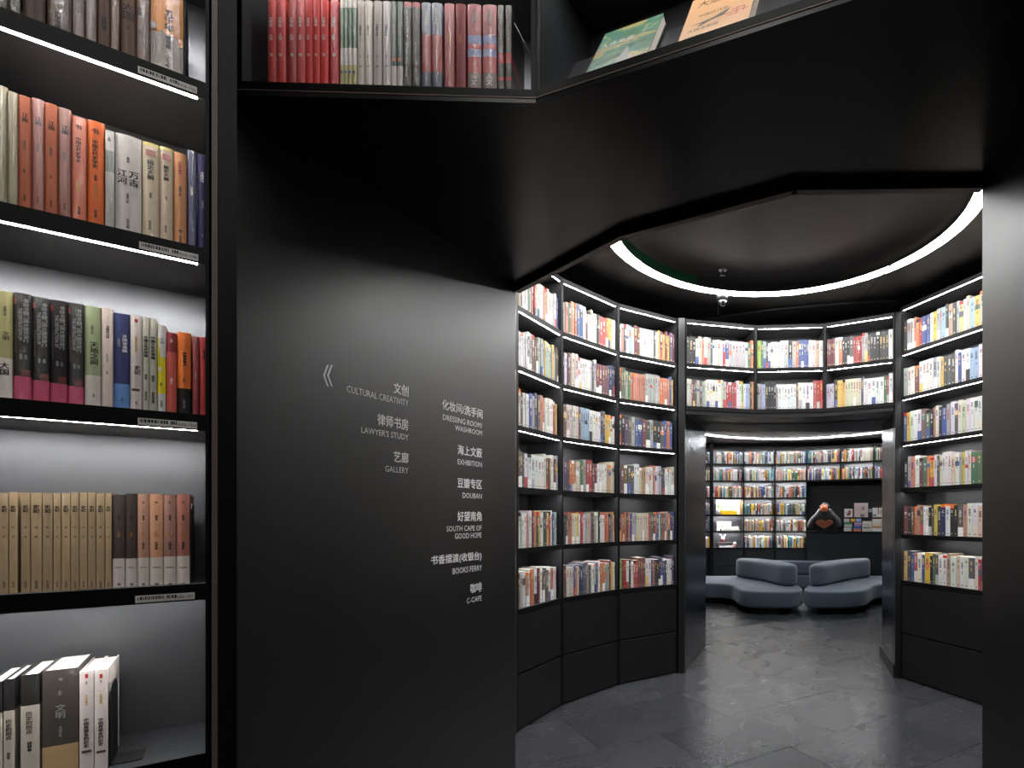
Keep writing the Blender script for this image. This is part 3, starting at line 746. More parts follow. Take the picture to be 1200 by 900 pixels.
# ------------------------------------------------------------------ upper shelves over the overhang
def ledge(A, B, label, zb, t, rise=.30):
    b = bookcase(A, B, [zb + rise, zb], label, None, M['up_led'], t=t * S, D=.22 * S, drawers=False, base=False, side=.014, ledw=.011, frame='shelf')
    b.top0 = Z(zb) + t * S
    return b
LB = .8926 + .0155
up1 = ledge(E0, E1, 'upper black shelf over the passage with red and grey books', LB, .0149)
up2 = ledge(E1, E2, 'upper black shelf over the passage with two books shown face out', LB, .0149)
for b in (up1, up2):                       # fascia strips under the shelf front
    d = b.d; n = b.n
    m = MB().box((0, -.001, Z(SOF) + .0005), (b.W, .018, Z(LB) - .004)).box((0, .004, Z(LB) - .004), (b.W, .02, Z(LB)))
    m.build('fascia', M['post'], b.root)
    MB().box((0, -.003, Z(LB) - .007), (b.W, .004, Z(LB) - .004)).build('fascia_trim', M['lip'], b.root)
G6 = 'books on the upper shelf over the passage'
ured = (206, 58, 56)
U = [(313, 322.8, ured, None, True, 'w', 'red wrapped book, leftmost on the upper shelf'), (323.2, 334, ured, None, True, 'w', 'red wrapped book, second on the upper shelf, with heavy creases'),
     (337, 346.8, (178, 52, 48), None, True, 'w', 'darker red wrapped book, third on the upper shelf'), (347.2, 356.8, ured, None, True, 'w', 'red book fourth on the upper shelf, white creases in its film'),
     (357.2, 365.8, ured, None, False, 'w', 'plain red book with white titles, first of three unwrapped'), (366.2, 374.6, ured, None, False, 'w', 'plain red book with white titles, second of three unwrapped'),
     (375, 384.3, ured, None, False, 'w', 'plain red book with white titles, third of three unwrapped'), (386.5, 396, (196, 50, 50), None, True, 'w', 'red book with one long white streak, right of a dark gap')]
for a, b_, c, bd, wr, ink, lab in U:
    near_book(up1, -1, a, b_, 0, [(None, c)], [(V('文学史'), 20, 32, 'w', .3, .7, False), (V('人文'), 38, 49, 'w', .3, .7, False), (V('书'), 60, 69, 'w', .3, .7, False)], lab, G6, wr, gain=GN, hfix=.262, yo=.03)
for i, (a, b_) in enumerate(((398.4, 402.8), (403, 407.6), (407.8, 412.6), (412.8, 418))):
    near_book(up1, -1, a, b_, 0, [(9, (206, 200, 190)), (56, (58, 100, 62)), (76, (206, 200, 190)), (None, (176, 164, 110))], [], ORD[i].replace('leftmost', 'first') + ' of four thin white and green volumes on the upper shelf', G6, True, gain=GN, hfix=.262, yo=.03, extra=[(.2, .7, 83, 86, (50, 70, 140))])
U2 = [(418.3, 426.8, (204, 194, 184), 'd', False, 'beige book right after the thin green volumes', None), (427.1, 436, (198, 188, 178), 'd', True, 'beige wrapped book beside the greyish ones', None),
      (437, 447.3, (190, 180, 176), 'b', False, 'grey-beige book with blue characters, bare', None), (448.2, 457.8, (200, 194, 190), 'b', True, 'grey-beige book with blue characters, in film', None)]
for a, b_, c, ink, wr, lab, _ in U2:
    near_book(up1, -1, a, b_, 0, [(None, c)], [('中国近代史', 16, 55, ink, .35, .62, True), (V('人文'), 62, 70, ink, .4, .6, False), (V('书'), 76, 80, ink, .35, .65, False)], lab, G6, wr, gain=GN, hfix=.262, yo=.03)
for i, (a, b_) in enumerate(((458.2, 464.6), (465, 472))):
    near_book(up1, -1, a, b_, 0, [(77, (66, 82, 76)), (None, (200, 190, 182))], [('北京的春天', 10, 60, 'y', .3, .7, True)], 'narrow dark green book with white foot, ' + ('left' if i == 0 else 'right') + ' of the pair', G6, True, gain=GN, hfix=.262, yo=.03, extra=[(.2, .8, 68, 72, (190, 110, 60))])
for i, (a, b_) in enumerate(((472.4, 482), (482.4, 491.8))):
    near_book(up1, -1, a, b_, 0, [(8, (140, 52, 50)), (None, (52, 48, 44))], [('THE DESTRUCTION OF', 12, 44, 'w' if i == 0 else 'd', .3, .7, True), ('the Medieval Chinese Aristocracy', 48, 92, 'w' if i == 0 else 'y', .3, .6, True)], 'black patterned book with red head, ' + ('left, lettered white' if i == 0 else 'right, duller one'), G6, True, gain=GN, hfix=.262, yo=.03)
for i, (a, b_) in enumerate(((493.4, 504.6), (505, 517.8))):
    near_book(up1, -1, a, b_, 0, [(40, (122, 126, 142)), (84, (150, 52, 52)), (None, (54, 56, 78))], [('大西洋帝国', 4, 34, 'w', .35, .65, True)], 'grey-blue book with red and navy bands, ' + ('left' if i == 0 else 'right') + ' of the pair', G6, True, gain=GN, hfix=.262, yo=.03)
for i, (a, b_) in enumerate(((520.4, 532), (533.6, 545.4))):
    near_book(up1, -1, a, b_, 0, [(None, (150, 44, 50) if i == 0 else (128, 44, 50))], [('大西洋帝国', 20, 70, 'o', .4, .6, True)], 'plain deep red hardback, ' + ('brighter left one' if i == 0 else 'duller right one') + ' on the upper shelf', G6, i == 0, gain=GN, hfix=.262, yo=.03)
for i, (a, b_) in enumerate(((547.4, 563.6), (565.4, 581.6))):
    near_book(up1, -1, a, b_, 0, [(41, (150, 62, 66)), (51, (120, 124, 168)), (57, (170, 70, 74)), (66, (130, 130, 166)), (85, (168, 60, 62)), (None, (108, 84, 80))], [('北京的春天', 4, 34, 'y', .38, .6, True), (V('人文'), 86, 100, 'w', .2, .8, False)], 'round-backed maroon book with blue bands, ' + ('left' if i == 0 else 'right') + ' of the pair', G6, True, gain=GN, hfix=.262, yo=.03)
for i, (a, b_) in enumerate(((583.4, 590.4), (592.4, 599.6))):
    _, _, ue = near_book(up1, -1, a, b_, 0, [(62, (52, 46, 44)), (74, (170, 50, 48)), (90, (50, 44, 42)), (94, (170, 50, 48)), (None, (50, 44, 42))], [('THE DESTRUCTION OF', 4, 60, 'y', .3, .6, True)], 'thin black and red patterned book, ' + ('last but one' if i == 0 else 'last') + ' on the upper shelf', G6, True, gain=GN, hfix=.262, yo=.03)
# grey rod drawn as a diagonal reflection line, right end of the upper shelf
o = MB().tube([(0, 0, .0), (0, .0, .0), (.055, .02, -.1), (.075, .03, -.13)][1:], .0016, 5).build('shelf_brace', M['alu'])  # no real brace, the rod stands for the reflection line
place(o, up1, px_u(up1, 603, .05)[0], .05, Z(hz(5, 1.19))); tag(o, 'thin grey rod standing for a diagonal reflection, right end of the upper shelf', 'brace')
# sloping display panel and the two face-out books
def u2pt(u, y, z): return Vector((u * S, y * S, z))
slope = math.atan2(.095, .168)
rootp = empty('display_stand', up2.mat @ Vector((.03 * S, .0 + .012, up2.top0)), math.atan2(up2.d[1], up2.d[0]))
tag(rootp, 'grey sloping display panel on the upper shelf behind the two books', 'display stand')
def sloped(mb_fn, name, mats, parent, colour=False):
    m = mb_fn
    v = []
    for x, y, z in m.v:      # y = off the panel towards the viewer is negative
        v.append((x, y * math.cos(slope) + z * math.sin(slope), z * math.cos(slope) - y * math.sin(slope)))
    m.v = v
    return m.build(name, mats, parent, False, colour)
sloped(MB().box((0, .03, 0), (.53 * S, .034, .168 * S)), 'panel', M['shelf'], rootp)
sloped(MB().box((0, -.004, -.002), (.53 * S, .03, .0)), 'lip', M['edge'], rootp)
def face_book(px0, px1, h, th, name, fn, label, mats):
    u0 = px_u(up2, px0, .016)[0]; u1 = px_u(up2, px1, .016)[0]; w = u1 - u0
    r = empty('book', up2.mat @ Vector((u0, .014, up2.top0 + .0025)), math.atan2(up2.d[1], up2.d[0]))
    tag(r, label, 'book')
    c = MB().box((0, 0, 0), (w, .0015, h)).box((0, th - .0015, 0), (w, th, h)).box((0, 0, 0), (.0015, th, h))
    sloped(c, 'cover', mats[0], r)
    sloped(MB().box((.002, .0016, .002), (w - .002, th - .0016, h - .002)), 'pages', M['pages'], r)
    a = MB(); mm = fn(a, w, h)
    sloped(a, 'cover_print', mm, r)
def quadp(a, x0, x1, z0, z1, mi, y=-.0003): a.add([(x0, y, z0), (x1, y, z0), (x1, y, z1), (x0, y, z1)], [(0, 1, 2, 3)], mi)
def landscape_mat():
    m, nt, b = nmat('painted_landscape_cover')
    tc = N(nt, 'ShaderNodeTexCoord'); mp = N(nt, 'ShaderNodeMapping'); mp.inputs['Scale'].default_value = (7, 1, 16); mp.inputs['Rotation'].default_value = (0, .25, 0)
    n = N(nt, 'ShaderNodeTexNoise', Scale=1.6, Detail=6.0, Distortion=1.0)
    nt.links.new(tc.outputs['Object'], mp.inputs[0]); nt.links.new(mp.outputs[0], n.inputs['Vector'])
    cr = N(nt, 'ShaderNodeValToRGB')
    e = cr.color_ramp.elements
    for pos, c in ((.3, (52, 84, 70)), (.42, (88, 124, 96)), (.5, (66, 132, 124)), (.57, (176, 160, 96)), (.66, (150, 132, 120)), (.8, (196, 188, 176))):
        q = e.new(pos); q.color = lin(c) + (1,)
    e.remove(e[0]); e.remove(e[-1])
    nt.links.new(n.outputs[0], cr.inputs[0]); nt.links.new(cr.outputs[0], b.inputs['Base Color']); b.inputs['Roughness'].default_value = .35
    return m
def fn1(a, w, h):
    quadp(a, .0, w, .0, h, 0, -.0002)
    a.add([(w * .45, -.0004, 0), (w * .72, -.0004, 0), (w * .6, -.0004, h * .42), (w * .56, -.0004, h * .42)], [(0, 1, 2, 3)], 2)
    text_into(a, '大唐風雲', w * .06, w * .62, h * .56, h * .72, -.0006, 1)
    text_into(a, 'the Medieval Chinese Aristocracy', w * .08, w * .6, h * .5, h * .545, -.0006, 1)
    text_into(a, '北京的春天', w * .72, w * .9, h * .7, h * .75, -.0006, 1)
    return [landscape_mat(), M['ink_white'], M['ink_grey']]
face_book(684.5, 757, .193 * S, .024, 'book', fn1, 'book with a green painted landscape cover shown face out', [solid('green_cover_board', (96, 110, 92))])
def fn2(a, w, h):
    quadp(a, .0, w, .0, h, 0, -.0002)
    text_into(a, '大西洋帝国', w * .1, w * .55, h * .2, h * .26, -.0006, 1)
    text_into(a, '北京的春天', w * .08, w * .35, h * .07, h * .12, -.0006, 1)
    text_into(a, 'THE DESTRUCTION OF', w * .1, w * .6, h * .02, h * .06, -.0006, 1)
    pts = [(.1, .36), (.3, .37), (.45, .40), (.68, .5), (.64, .42), (.6, .37), (.42, .35), (.28, .29), (.22, .3), (.3, .345)]
    a.add([(p[0] * w, -.0005, p[1] * h) for p in pts], [tuple(range(len(pts)))], 3)
    text_into(a, '大唐風雲', w * .12, w * .9, h * .74, h * .9, -.0006, 1)
    text_into(a, '中国近代史', w * .15, w * .7, h * .5, h * .56, -.0006, 1)
    for x0, x1, z0, z1 in ((.62, .95, .36, .38), (.7, .9, .42, .44), (.78, .8, .3, .46), (.88, .9, .32, .42), (.66, .82, .31, .325)):
        quadp(a, x0 * w, x1 * w, z0 * h, z1 * h, 2, -.0004)
    return [solid('peach_cover', (226, 176, 130), .35), M['ink_black'], solid('rose_print', (200, 110, 100)), M['ink_darkgrey']]
face_book(793, 876, .2 * S, .03, 'book', fn2, 'book with a peach cover and a flying bird shown face out', [solid('peach_cover_board', (206, 168, 130))])

# ------------------------------------------------------------------ shelving of the round room
PAL = dict(w=(236, 234, 230), c=(222, 208, 184), g=(176, 176, 174), b=(52, 86, 160), n=(34, 44, 86), r=(188, 44, 44), m=(124, 44, 56), o=(222, 116, 44), y=(236, 188, 40), k=(30, 29, 31),
           t=(202, 160, 116), e=(72, 118, 84), l=(150, 190, 220), p=(86, 62, 110), s=(214, 128, 96), d=(84, 82, 84), u=(122, 84, 62), q=(50, 150, 160), x=(150, 200, 60))
CN = dict(w='white', c='cream', g='light grey', b='blue', n='navy', r='red', m='maroon', o='orange', y='yellow', k='black', t='tan', e='green', l='pale blue', p='purple', s='salmon pink', d='dark grey', u='brown', q='teal', x='lime green')
def MUTE(c, k):
    g = .3 * c[0] + .55 * c[1] + .15 * c[2]
    g = g * .7 + .12
    return tuple(v * (1 - k) + g * k for v in c)
ALL = []          # every book of the round and far rooms: (size in the picture, bay name, row, index, colour, geometry)
def fill(bay, row, seq, where, hh=.172, x0=.004, x1=.004, top=None, jit=.012, dep=.14, yo=.022):
    rnd = random.Random(hash(where) % 1 + row * 31 + len(seq) * 7 + int(bay.A[0] * 1000))
    seq = seq.replace(' ', '')
    L0, L1 = bay.side + x0, bay.W - bay.side - x1
    ws = []; hs = []; prev = None
    for ch in seq:
        if ch == prev: ws.append(ws[-1]); hs.append(hs[-1])
        else:
            ws.append(rnd.uniform(.7, 1.45)); hs.append((hh + rnd.uniform(-jit, jit)) * S)
        prev = ch
    k = (L1 - L0) / sum(ws)
    u = L0
    zb = bay.tops[row]
    for i, (ch, w, h) in enumerate(zip(seq, ws, hs)):
        w *= k
        base = MUTE(tuple(min(.66, q * rnd.uniform(.66, .9)) for q in lin(PAL[ch])), 0 if 'far' in where else rnd.uniform(.12, .4))
        light = ch in 'wcgltysx'
        ink = lin(rnd.choice([(40, 38, 40), (90, 60, 50), (150, 50, 45), (50, 70, 120), (60, 60, 60)])) if light else lin(rnd.choice([(220, 215, 205), (210, 180, 110), (190, 190, 190)]))
        bands = [(0, base)]
        r = rnd.random()
        if r < .22: bands = [(0, MUTE(lin(PAL[rnd.choice('wwwkcrgbyww')]), .3)), (rnd.uniform(.2, .4), base)]
        elif r < .34:
            z = rnd.uniform(.45, .7); bands = [(0, base), (z, MUTE(lin(PAL[rnd.choice('wkrbyegdo')]), .3)), (z + rnd.uniform(.08, .2), base)]
        if rnd.random() < .12: bands.append((.9, lin(PAL[rnd.choice('kwro')])))
        bands = sorted(bands, key=lambda q: q[0])
        marks = []
        z = rnd.uniform(.8, .9); n = rnd.randint(2, 6); s = rnd.uniform(.03, .05)
        for q in range(n):                      # title characters
            a = rnd.uniform(.25, .35); marks.append((a, 1 - a + rnd.uniform(-.05, .05), z - s, z - s * .25, ink)); z -= s * 1.15
        z -= rnd.uniform(.05, .12)
        for q in range(rnd.randint(1, 4)):
            if z < .1: break
            marks.append((.4, .62, z - .02, z, ink)); z -= .03
        marks.append((.35, .65, .06, .09, ink))
        c = bay.mat @ Vector((u + w / 2, yo, zb))
        px = 650 * (w / c.y) * abs(bay.d[0] - bay.d[1] * (c.x / c.y)) * (650 * h / c.y)
        ALL.append([px, (w - .0008, dep * rnd.uniform(.9, 1.05), h, bands, marks), bay, (u, yo + rnd.uniform(-.003, .004), zb + .0004), where, row, i, ch, len(seq)])
        u += w
GR = 'bays of the round room'
W3 = ['first', 'second', 'third']
b0 = bookcase(P0, P1, ZS, 'curved-wall bookcase bay nearest the lettered wall', GR, M['room_led'])
b1 = bookcase(P1, P2, ZS, 'middle of the three tall bookcase bays left of the doorway', GR, M['room_led'])
b2 = bookcase(P2, P3, ZS, 'tall bookcase bay touching the left doorway post', GR, M['room_led'])
SEQ = {
 b0: ("first bay", ["wctnwgwegrrwwcwstswcwgwb", "rwwwwwdgudugglylylygdu", "dcuwwwbgndsowcwwry", "ouddwwwwwwcuuwwmg", "uwwwswwmoeywwkdyrwbg", "yugwtwoowmwuduwsww"], [(.0, .004), (.0, .004), (.0, .02), (0, .012), (0, .03), (0, .03)]),
 b1: ("second bay", ["gseooobbwmwcwddrroyyw", "nwmgccwwwwwwgdgmmmmpnnn", "muccccullllwwwwddyyyww", "wpdootcgegrrmmwwwwttcc", "kddssccywrwggobugwkwwromqoy", "wmwccbownkbugdwwcbwooggmyw"], [(0, .004)] * 2 + [(0, .01)] * 4),
 b2: ("third bay", ["gsdwlwmuwwwwdwymymypm", "muegesssssssggggggooooby", "dkpdgbbmdgkkdbob", "puuddwwcttcwwwowwgddwwwc", "dododobggccccccccremobwerqtopb", "xmrwkwrrmmmwwbokknbbnwwwp"], [(0, .004), (0, .02), (0, .03), (0, .005), (0, .005), (0, .008)]),
}
for bay, (nm, rows, gaps) in SEQ.items():
    for r, s in enumerate(rows):
        fill(bay, r, s, nm, x0=.004, x1=gaps[r][1], hh=(.182, .178, .174, .172, .168, .166)[r] if r else .178)
RZ = [1.266, .988, .713, .432, .150, -.135, -.418]
rb = bookcase(R0, RE, RZ, 'tall bookcase right of the doorway, partly behind the right wall', None, M['room_led'], dsplit=-.72)
RS = ["kgwsorbbwygglktkgywclyggwwcoklgwrwc", "gwwmwwwwgwydddwbwwllwrcwwcogwdwrg", "bywwwuekswkbgwdwcwwwwgwowcgwrbkw", "kgswmeoywdcwwwcwgywweewwcdowwrwgc", "mkuosuwwkdyknwkkdswwcuwwdkogwwkrc", "ynbrwbykedwwtwcwwdwrbtgwcwowkwgb"]
for r, s in enumerate(RS): fill(rb, r, s, 'right bookcase', hh=.18 if r < 4 else .172)
HZS = [1.236, .953, .682]
GH = 'shelf bays over the doorway'
hb = []
for i in range(3):
    hb.append(bookcase(tuple(HZ[i]), tuple(HZ[i + 1]), HZS, ('left', 'middle', 'right')[i] + ' shelf bay above the doorway with two rows of books', GH, M['room_led'], drawers=False, base=False, side=.007))
HS = [["kkkwcswgdwwcwrbgggggweo", "wcmmdgugcwwwwwcgrrrrwwxwlgko"], ["xegdwcwcwgkgobbbbwctw", "gglkkkkgwwwwwwuwwwwrrr"], ["mmmmwokkkdrrrrggdkkkkkkw", "kyyyccccccpwwwwwerw"]]
for i in range(3):
    for r in range(2): fill(hb[i], r, HS[i][r], 'bay over the doorway ' + str(i), hh=.176, x0=.068 if (i, r) == (2, 1) else .004)
struct('trim_13', MB().prism(pm([(HZ[0][0] - .03, HZ[0][1] + .02)] + [(p[0], p[1] + .008) for p in HZ] + [(1.45, 3.50), (1.50, 3.70), (1.02, 3.93), (.50, 3.95), (-.03, 3.82)]), Z(.655), Z(.682) - .001), M['post'])
# picture box at the left of the right-hand lower row
o = MB().box((0, 0, 0), (.062, .012, .205), 0).build('picture_book', [solid('pale_portrait_cover', (170, 165, 180))])
m2 = MB()
for k in range(26):
    rr = random.Random(k); x = .006 + rr.random() * .044; z = .01 + rr.random() * .17
    m2.add([(x, -.0005, z), (x + .003 + rr.random() * .006, -.0005, z + .002), (x + .004, -.0005, z + .01 + rr.random() * .02)], [(0, 1, 2)], 0 if k % 3 else 1)
m2.build('cover_print', [M['ink_darkgrey'], M['ink_red']], o)
place(o, hb[2], .009, .018, hb[2].tops[1] + .0004); tag(o, 'wide book with a grey portrait cover above the doorway', 'book')

# ------------------------------------------------------------------ far room shelving
FZ = [1.0 - .024, .77 - .024, .52 - .02, .273 - .02, .025 - .02, -.215 - .02, -.456 - .02]
fc = [(797, 7.93), (834.6, 8.05), (871.7, 8.10), (908, 8.08), (945.5, 7.98), (985, 7.80), (1024, 7.58), (1062, 7.32)]
FP = [at(*q) for q in fc]
GF = 'bookcase bays of the far room'
fb = []
fn_ = ['far-room bookcase bay mostly hidden by the left doorway panel', 'far-room bookcase bay with the yellow case and white ornaments', 'far-room bookcase bay between ornament bay and the one by the niche', 'far-room bookcase bay next to the black niche',
       'short shelf bay over the niche, leftmost', 'short shelf bay over the niche, middle', 'short shelf bay over the niche at the right doorway post']
for i in range(7):
    full = i < 4
    fb.append(bookcase(FP[i], FP[i + 1], FZ if full else FZ[:3], fn_[i], GF, M['far_led'], t=.02 * S, D=.2 * S, drawers=full, base=full, side=.010, dsplit=-.727, lip=.0035, ledw=.008))
rf = random.Random(11)
def rseq(n): return ''.join(rf.choice('wwwwwwccgggobryykdnmetlqsu') for _ in range(n))
for i, b in enumerate(fb):
    for r in range(6 if i < 4 else 2):
        if i == 1 and r >= 3: continue
        fill(b, r, rseq(rf.randint(21, 26)), 'far bay ' + str(i), hh=.158, jit=.014, x0=.004, x1=rf.choice((.004, .01, .03)))
struct('trim_12', MB().prism(pm([at(831.5, 8.0), at(836, 8.0), at(836, 8.3), at(831.5, 8.3)]), 0, Z(1.06)), M['edge'])
# black niche behind the counter
struct('wall_niche', MB().prism(pm([at(944, 8.24), at(986, 8.08), at(1024, 7.88), at(1075, 7.62), at(1075, 8.0), at(944, 8.42)]), 0, Z(.50)), M['black'])

# ------------------------------------------------------------------ individual books (the 300 largest), the rest as one mass
ALL.sort(key=lambda q: -q[0])
n_near = sum(1 for o in bpy.data.objects if o.get('category') == 'book')
# keep only books the camera can see: the right bookcase runs on behind the right wall
def seen(q):
    bay, (u, y, z) = q[2], q[3]
    p = bay.mat @ Vector((u, y, z))
    px = 790 + 650 * p.x / p.y
    if bay is rb: return px < 1152
    if bay in fb: return 826 < px < 1038
    return True
vis = [q for q in ALL if seen(q)]; hid = [q for q in ALL if not seen(q)]
n_ind = max(0, 298 - n_near)
ind, rest = vis[:n_ind], vis[n_ind:] + hid
NAMES = {'first bay': 'bay by the lettered wall', 'second bay': 'middle left bay', 'third bay': 'bay left of the doorway', 'right bookcase': 'tall right-hand bookcase'}
for px, g, bay, loc, where, row, i, ch, n in ind:
    mb = book_mesh(*g)
    o = mb.build('book', M['book'], None, False, True)
    place(o, bay, *loc)
    wn_ = NAMES.get(where, {'bay over the doorway 0': 'left bay over the doorway', 'bay over the doorway 1': 'middle bay over the doorway', 'bay over the doorway 2': 'right bay over the doorway'}.get(where, where))
    tag(o, '%s book, %s from the left, %s shelf, %s' % (CN[ch], ORD[i] if i else 'first', ROWN[row], wn_), 'book', 'books on the %s shelf, %s' % (ROWN[row], wn_))
big = MB()
for px, g, bay, loc, where, row, i, ch, n in rest:
    mb = book_mesh(*g)
    T = bay.mat @ Matrix.Translation(loc)
    k = len(big.v)
    big.v += [tuple(T @ Vector(p)) for p in mb.v]
    big.f += [tuple(a + k for a in q) for q in mb.f]
    big.m += mb.m; big.c += mb.c
o = big.build('books', M['book'], None, False, True)
tag(o, 'rows of small colourful books on the more distant lit shelves', 'books', None, 'stuff')

# ------------------------------------------------------------------ lights of the rooms, plus an added fill ring
def ringlight(c, ro, ri, z, th, mat, label, n=96, a0=0, a1=360):
    m = MB()
    v, f = [], []
    k = n + (0 if a1 - a0 >= 360 else 1)
    for i in range(k):
        a = math.radians(a0 + (a1 - a0) * i / n)
        for r, dz in ((ri, 0), (ro, 0), (ro, th), (ri, th)):
            v.append(((c[0] + r * math.cos(a)) * S, (c[1] + r * math.sin(a)) * S, z + dz))
    for i in range(n):
        j = (i + 1) % k
        for q in range(4):
            f.append((i * 4 + q, j * 4 + q, j * 4 + (q + 1) % 4, i * 4 + (q + 1) % 4))
    o = m.add(v, f).build('ring_light', mat)
    return tag(o, label, 'light')
ringlight(RC, RO - .001, RI + .001, Z(CZ) - .001, .006, M['ring'], 'large glowing ring light set in the dark ceiling of the round room')
ringlight((1.413, 6.148), 1.452, 1.441, Z(1.058) - .004, .004, M['far_ring'], 'thin glowing ring light on the ceiling of the far room')
ringlight((.1, -.35), .82, .75, 3.592, .007, M['front_fill'], 'added fill ring light out of view on the front ceiling above the viewer')  # added lamp, unseen; brightens the wall lettering and shelf labels
# ceiling camera and sprinkler
o = empty('ceiling_camera', (at(846, 3.42)[0] * S, 3.42 * S, Z(CZ)))
tag(o, 'black dome security camera hanging below the ring light', 'camera')
MB().lathe([(.05, 0), (.05, -.02), (.042, -.035), (.03, -.045)], n=20).build('base', M['black'], o, True)
MB().ball((.004, -.012, -.062), .03, 16).build('lens_dome', M['chrome'], o, True)
MB().lathe([(.033, -.05), (.036, -.055), (.033, -.062)], (.004, -.012, 0), n=20, caps=False).build('rim', M['alu'], o, True)
MB().tube([(-.028, .03, -.03), (-.028, .03, -.15)], .005, 8).build('conduit', paint('matt_rubber', (6, 6, 6), .95, spec=.02), o)
o = empty('sprinkler', (at(847, 3.2)[0] * S, 3.2 * S, Z(CZ) + .082))
tag(o, 'small dark sprinkler in the ceiling recess behind the ring light', 'sprinkler')
MB().lathe([(.032, 0), (.03, -.006), (.012, -.01)], n=16).build('flange', M['alu'], o, True)
MB().lathe([(.008, -.008), (.008, -.035), (.02, -.04), (.018, -.043)], n=12).build('nozzle', M['black'], o, True)
o = empty('spotlight', (at(969, 5.6)[0] * S, 5.6 * S, Z(1.062)))
tag(o, 'tiny lit spotlight on the far room ceiling', 'light')
MB().lathe([(.03, 0), (.03, -.07), (.026, -.075)], n=14).build('housing', M['alu'], o, True)
MB().lathe([(.02, -.0755), (.001, -.0756)], n=14, caps=False).build('lamp', M['spot'], o)

# ------------------------------------------------------------------ wall lettering
sign = empty('wall_sign', (WA[0] * S, WA[1] * S, 0), math.atan2(WD[1], WD[0]))
tag(sign, 'white direction lettering and double chevron on the black wall', 'sign')
def wall_u(px, py):
    a = ray(px); u = (a * WA[1] - WA[0]) / (WD[0] - a * WD[1]); d = WA[1] + WD[1] * u
    return u * S, Z(hz(py, d))
def line(s, xl, xr, yb, yt, cjk):
    ul, _ = wall_u(xl, yb); ur, zb = wall_u(xr, yb); _, zt = wall_u(xr, yt)
    m = MB(); text_into(m, s, ul, ur, zb, zt, -.0008, 0, False, False)
    if cjk:        # heavier strokes
        for dx, dz in ((.0012, 0), (0, .0012), (.0012, .0012)):
            text_into(m, s, ul + dx, ur + dx, zb + dz, zt + dz, -.0008 - dx * .02 - dz * .03, 0, False, False)
    m.build('lettering', M['letter'], sign)
for s, xl, xr, yb, yt in [("文创", 461, 478.3, 465.1, 452.6), ("CULTURAL CREATIVITY", 406.2, 478.5, 476.3, 469.3), ("律师书房", 442.1, 478, 504.7, 492), ("LAWYER'S STUDY", 423.3, 478.3, 516.1, 509.2),
                          ("艺廊", 461.1, 478.3, 543.3, 531), ("GALLERY", 451.3, 478.4, 555, 548.3), ("化妆间/洗手间", 517.9, 565, 491, 480.5), ("DRESSING ROOM/", 518.9, 564.8, 502, 496), ("WASHROOM", 533.3, 564.8, 510.7, 504.8),
                          ("海上文薮", 536.2, 564.5, 536.7, 526), ("EXHIBITION", 536.2, 564.7, 547.6, 541.6), ("豆瓣专区", 535.9, 564.3, 573.4, 562.6), ("DOUBAN", 542, 564.4, 584.5, 578.6), ("好望南角", 535.9, 564, 610.6, 599.8),
                          ("SOUTH CAPE OF", 523.2, 564.2, 621.5, 615.6), ("GOOD HOPE", 532.9, 564, 629.9, 624), ("书香摆渡(收银台)", 504.9, 563.8, 657.3, 646.4), ("BOOKS FERRY", 530.4, 564.5, 668.3, 661.9),
                          ("咖啡", 551.1, 564.2, 693, 682.4), ("C-CAFE", 546.8, 564.2, 703.6, 697.6)]:
    line(s, xl, xr, yb, yt, ord(s[0]) > 255)
m = MB()
for dx in (0, 4.6):
    pts = [(383.0 + dx, 427.2), (385.2 + dx, 427.8), (380.6 + dx, 440.2), (385.2 + dx, 453.3), (383.2 + dx, 452.7), (378.4 + dx, 439.6)]
    w = [wall_u(*p) for p in pts]
    m.add([(p[0], -.0008, p[1]) for p in w], [(0, 5, 2, 1), (5, 4, 3, 2)])
m.build('chevron', M['letter'], sign)
# small vertical lettering on the right door panel
dn = unit((1.378, 3.475), (1.492, 3.98))
o = empty('door_sign', ((1.378 + dn[0] * .27) * S - .001 * 0, (3.475 + dn[1] * .27) * S, 0), math.atan2(dn[1], dn[0]))
m = MB(); rr = random.Random(3)
for k in range(9):
    z = Z(hz(578, 3.74)) - k * .0205
    for q in range(4):
        x = -.012 + rr.random() * .012; y = -rr.random() * .012
        m.add([(x, .0015, z + y), (x + .01, .0015, z + y), (x + .01, .0015, z + y - .0035), (x, .0015, z + y - .0035)], [(0, 1, 2, 3)], 1 if k in (6, 7) else 0)
o2 = m.build('lettering', [M['ink_black'], M['ink_red']], o)
tag(o, 'small dark vertical lettering on the steel panel right of the doorway', 'sign')

# ------------------------------------------------------------------ sofas
def smooth_loop(pts, k=4):
    out = []; n = len(pts)
    for i in range(n):
        p0, p1, p2, p3 = (pts[(i + j - 1) % n] for j in range(4))
        for q in range(k):
            t = q / k
            out.append(tuple(.5 * ((2 * p1[c]) + (-p0[c] + p2[c]) * t + (2 * p0[c] - 5 * p1[c] + 4 * p2[c] - p3[c]) * t * t + (-p0[c] + 3 * p1[c] - 3 * p2[c] + p3[c]) * t ** 3) for c in (0, 1)))
    return out
def inset(pts, d):
    n = len(pts); area = sum(pts[i][0] * pts[(i + 1) % n][1] - pts[(i + 1) % n][0] * pts[i][1] for i in range(n))
    s = 1 if area > 0 else -1
    out = []
    for i in range(n):
        a, b_, c = pts[i - 1], pts[i], pts[(i + 1) % n]
        tx, ty = c[0] - a[0], c[1] - a[1]; l = math.hypot(tx, ty) or 1
        out.append((b_[0] - ty / l * d * s, b_[1] + tx / l * d * s))
    return out
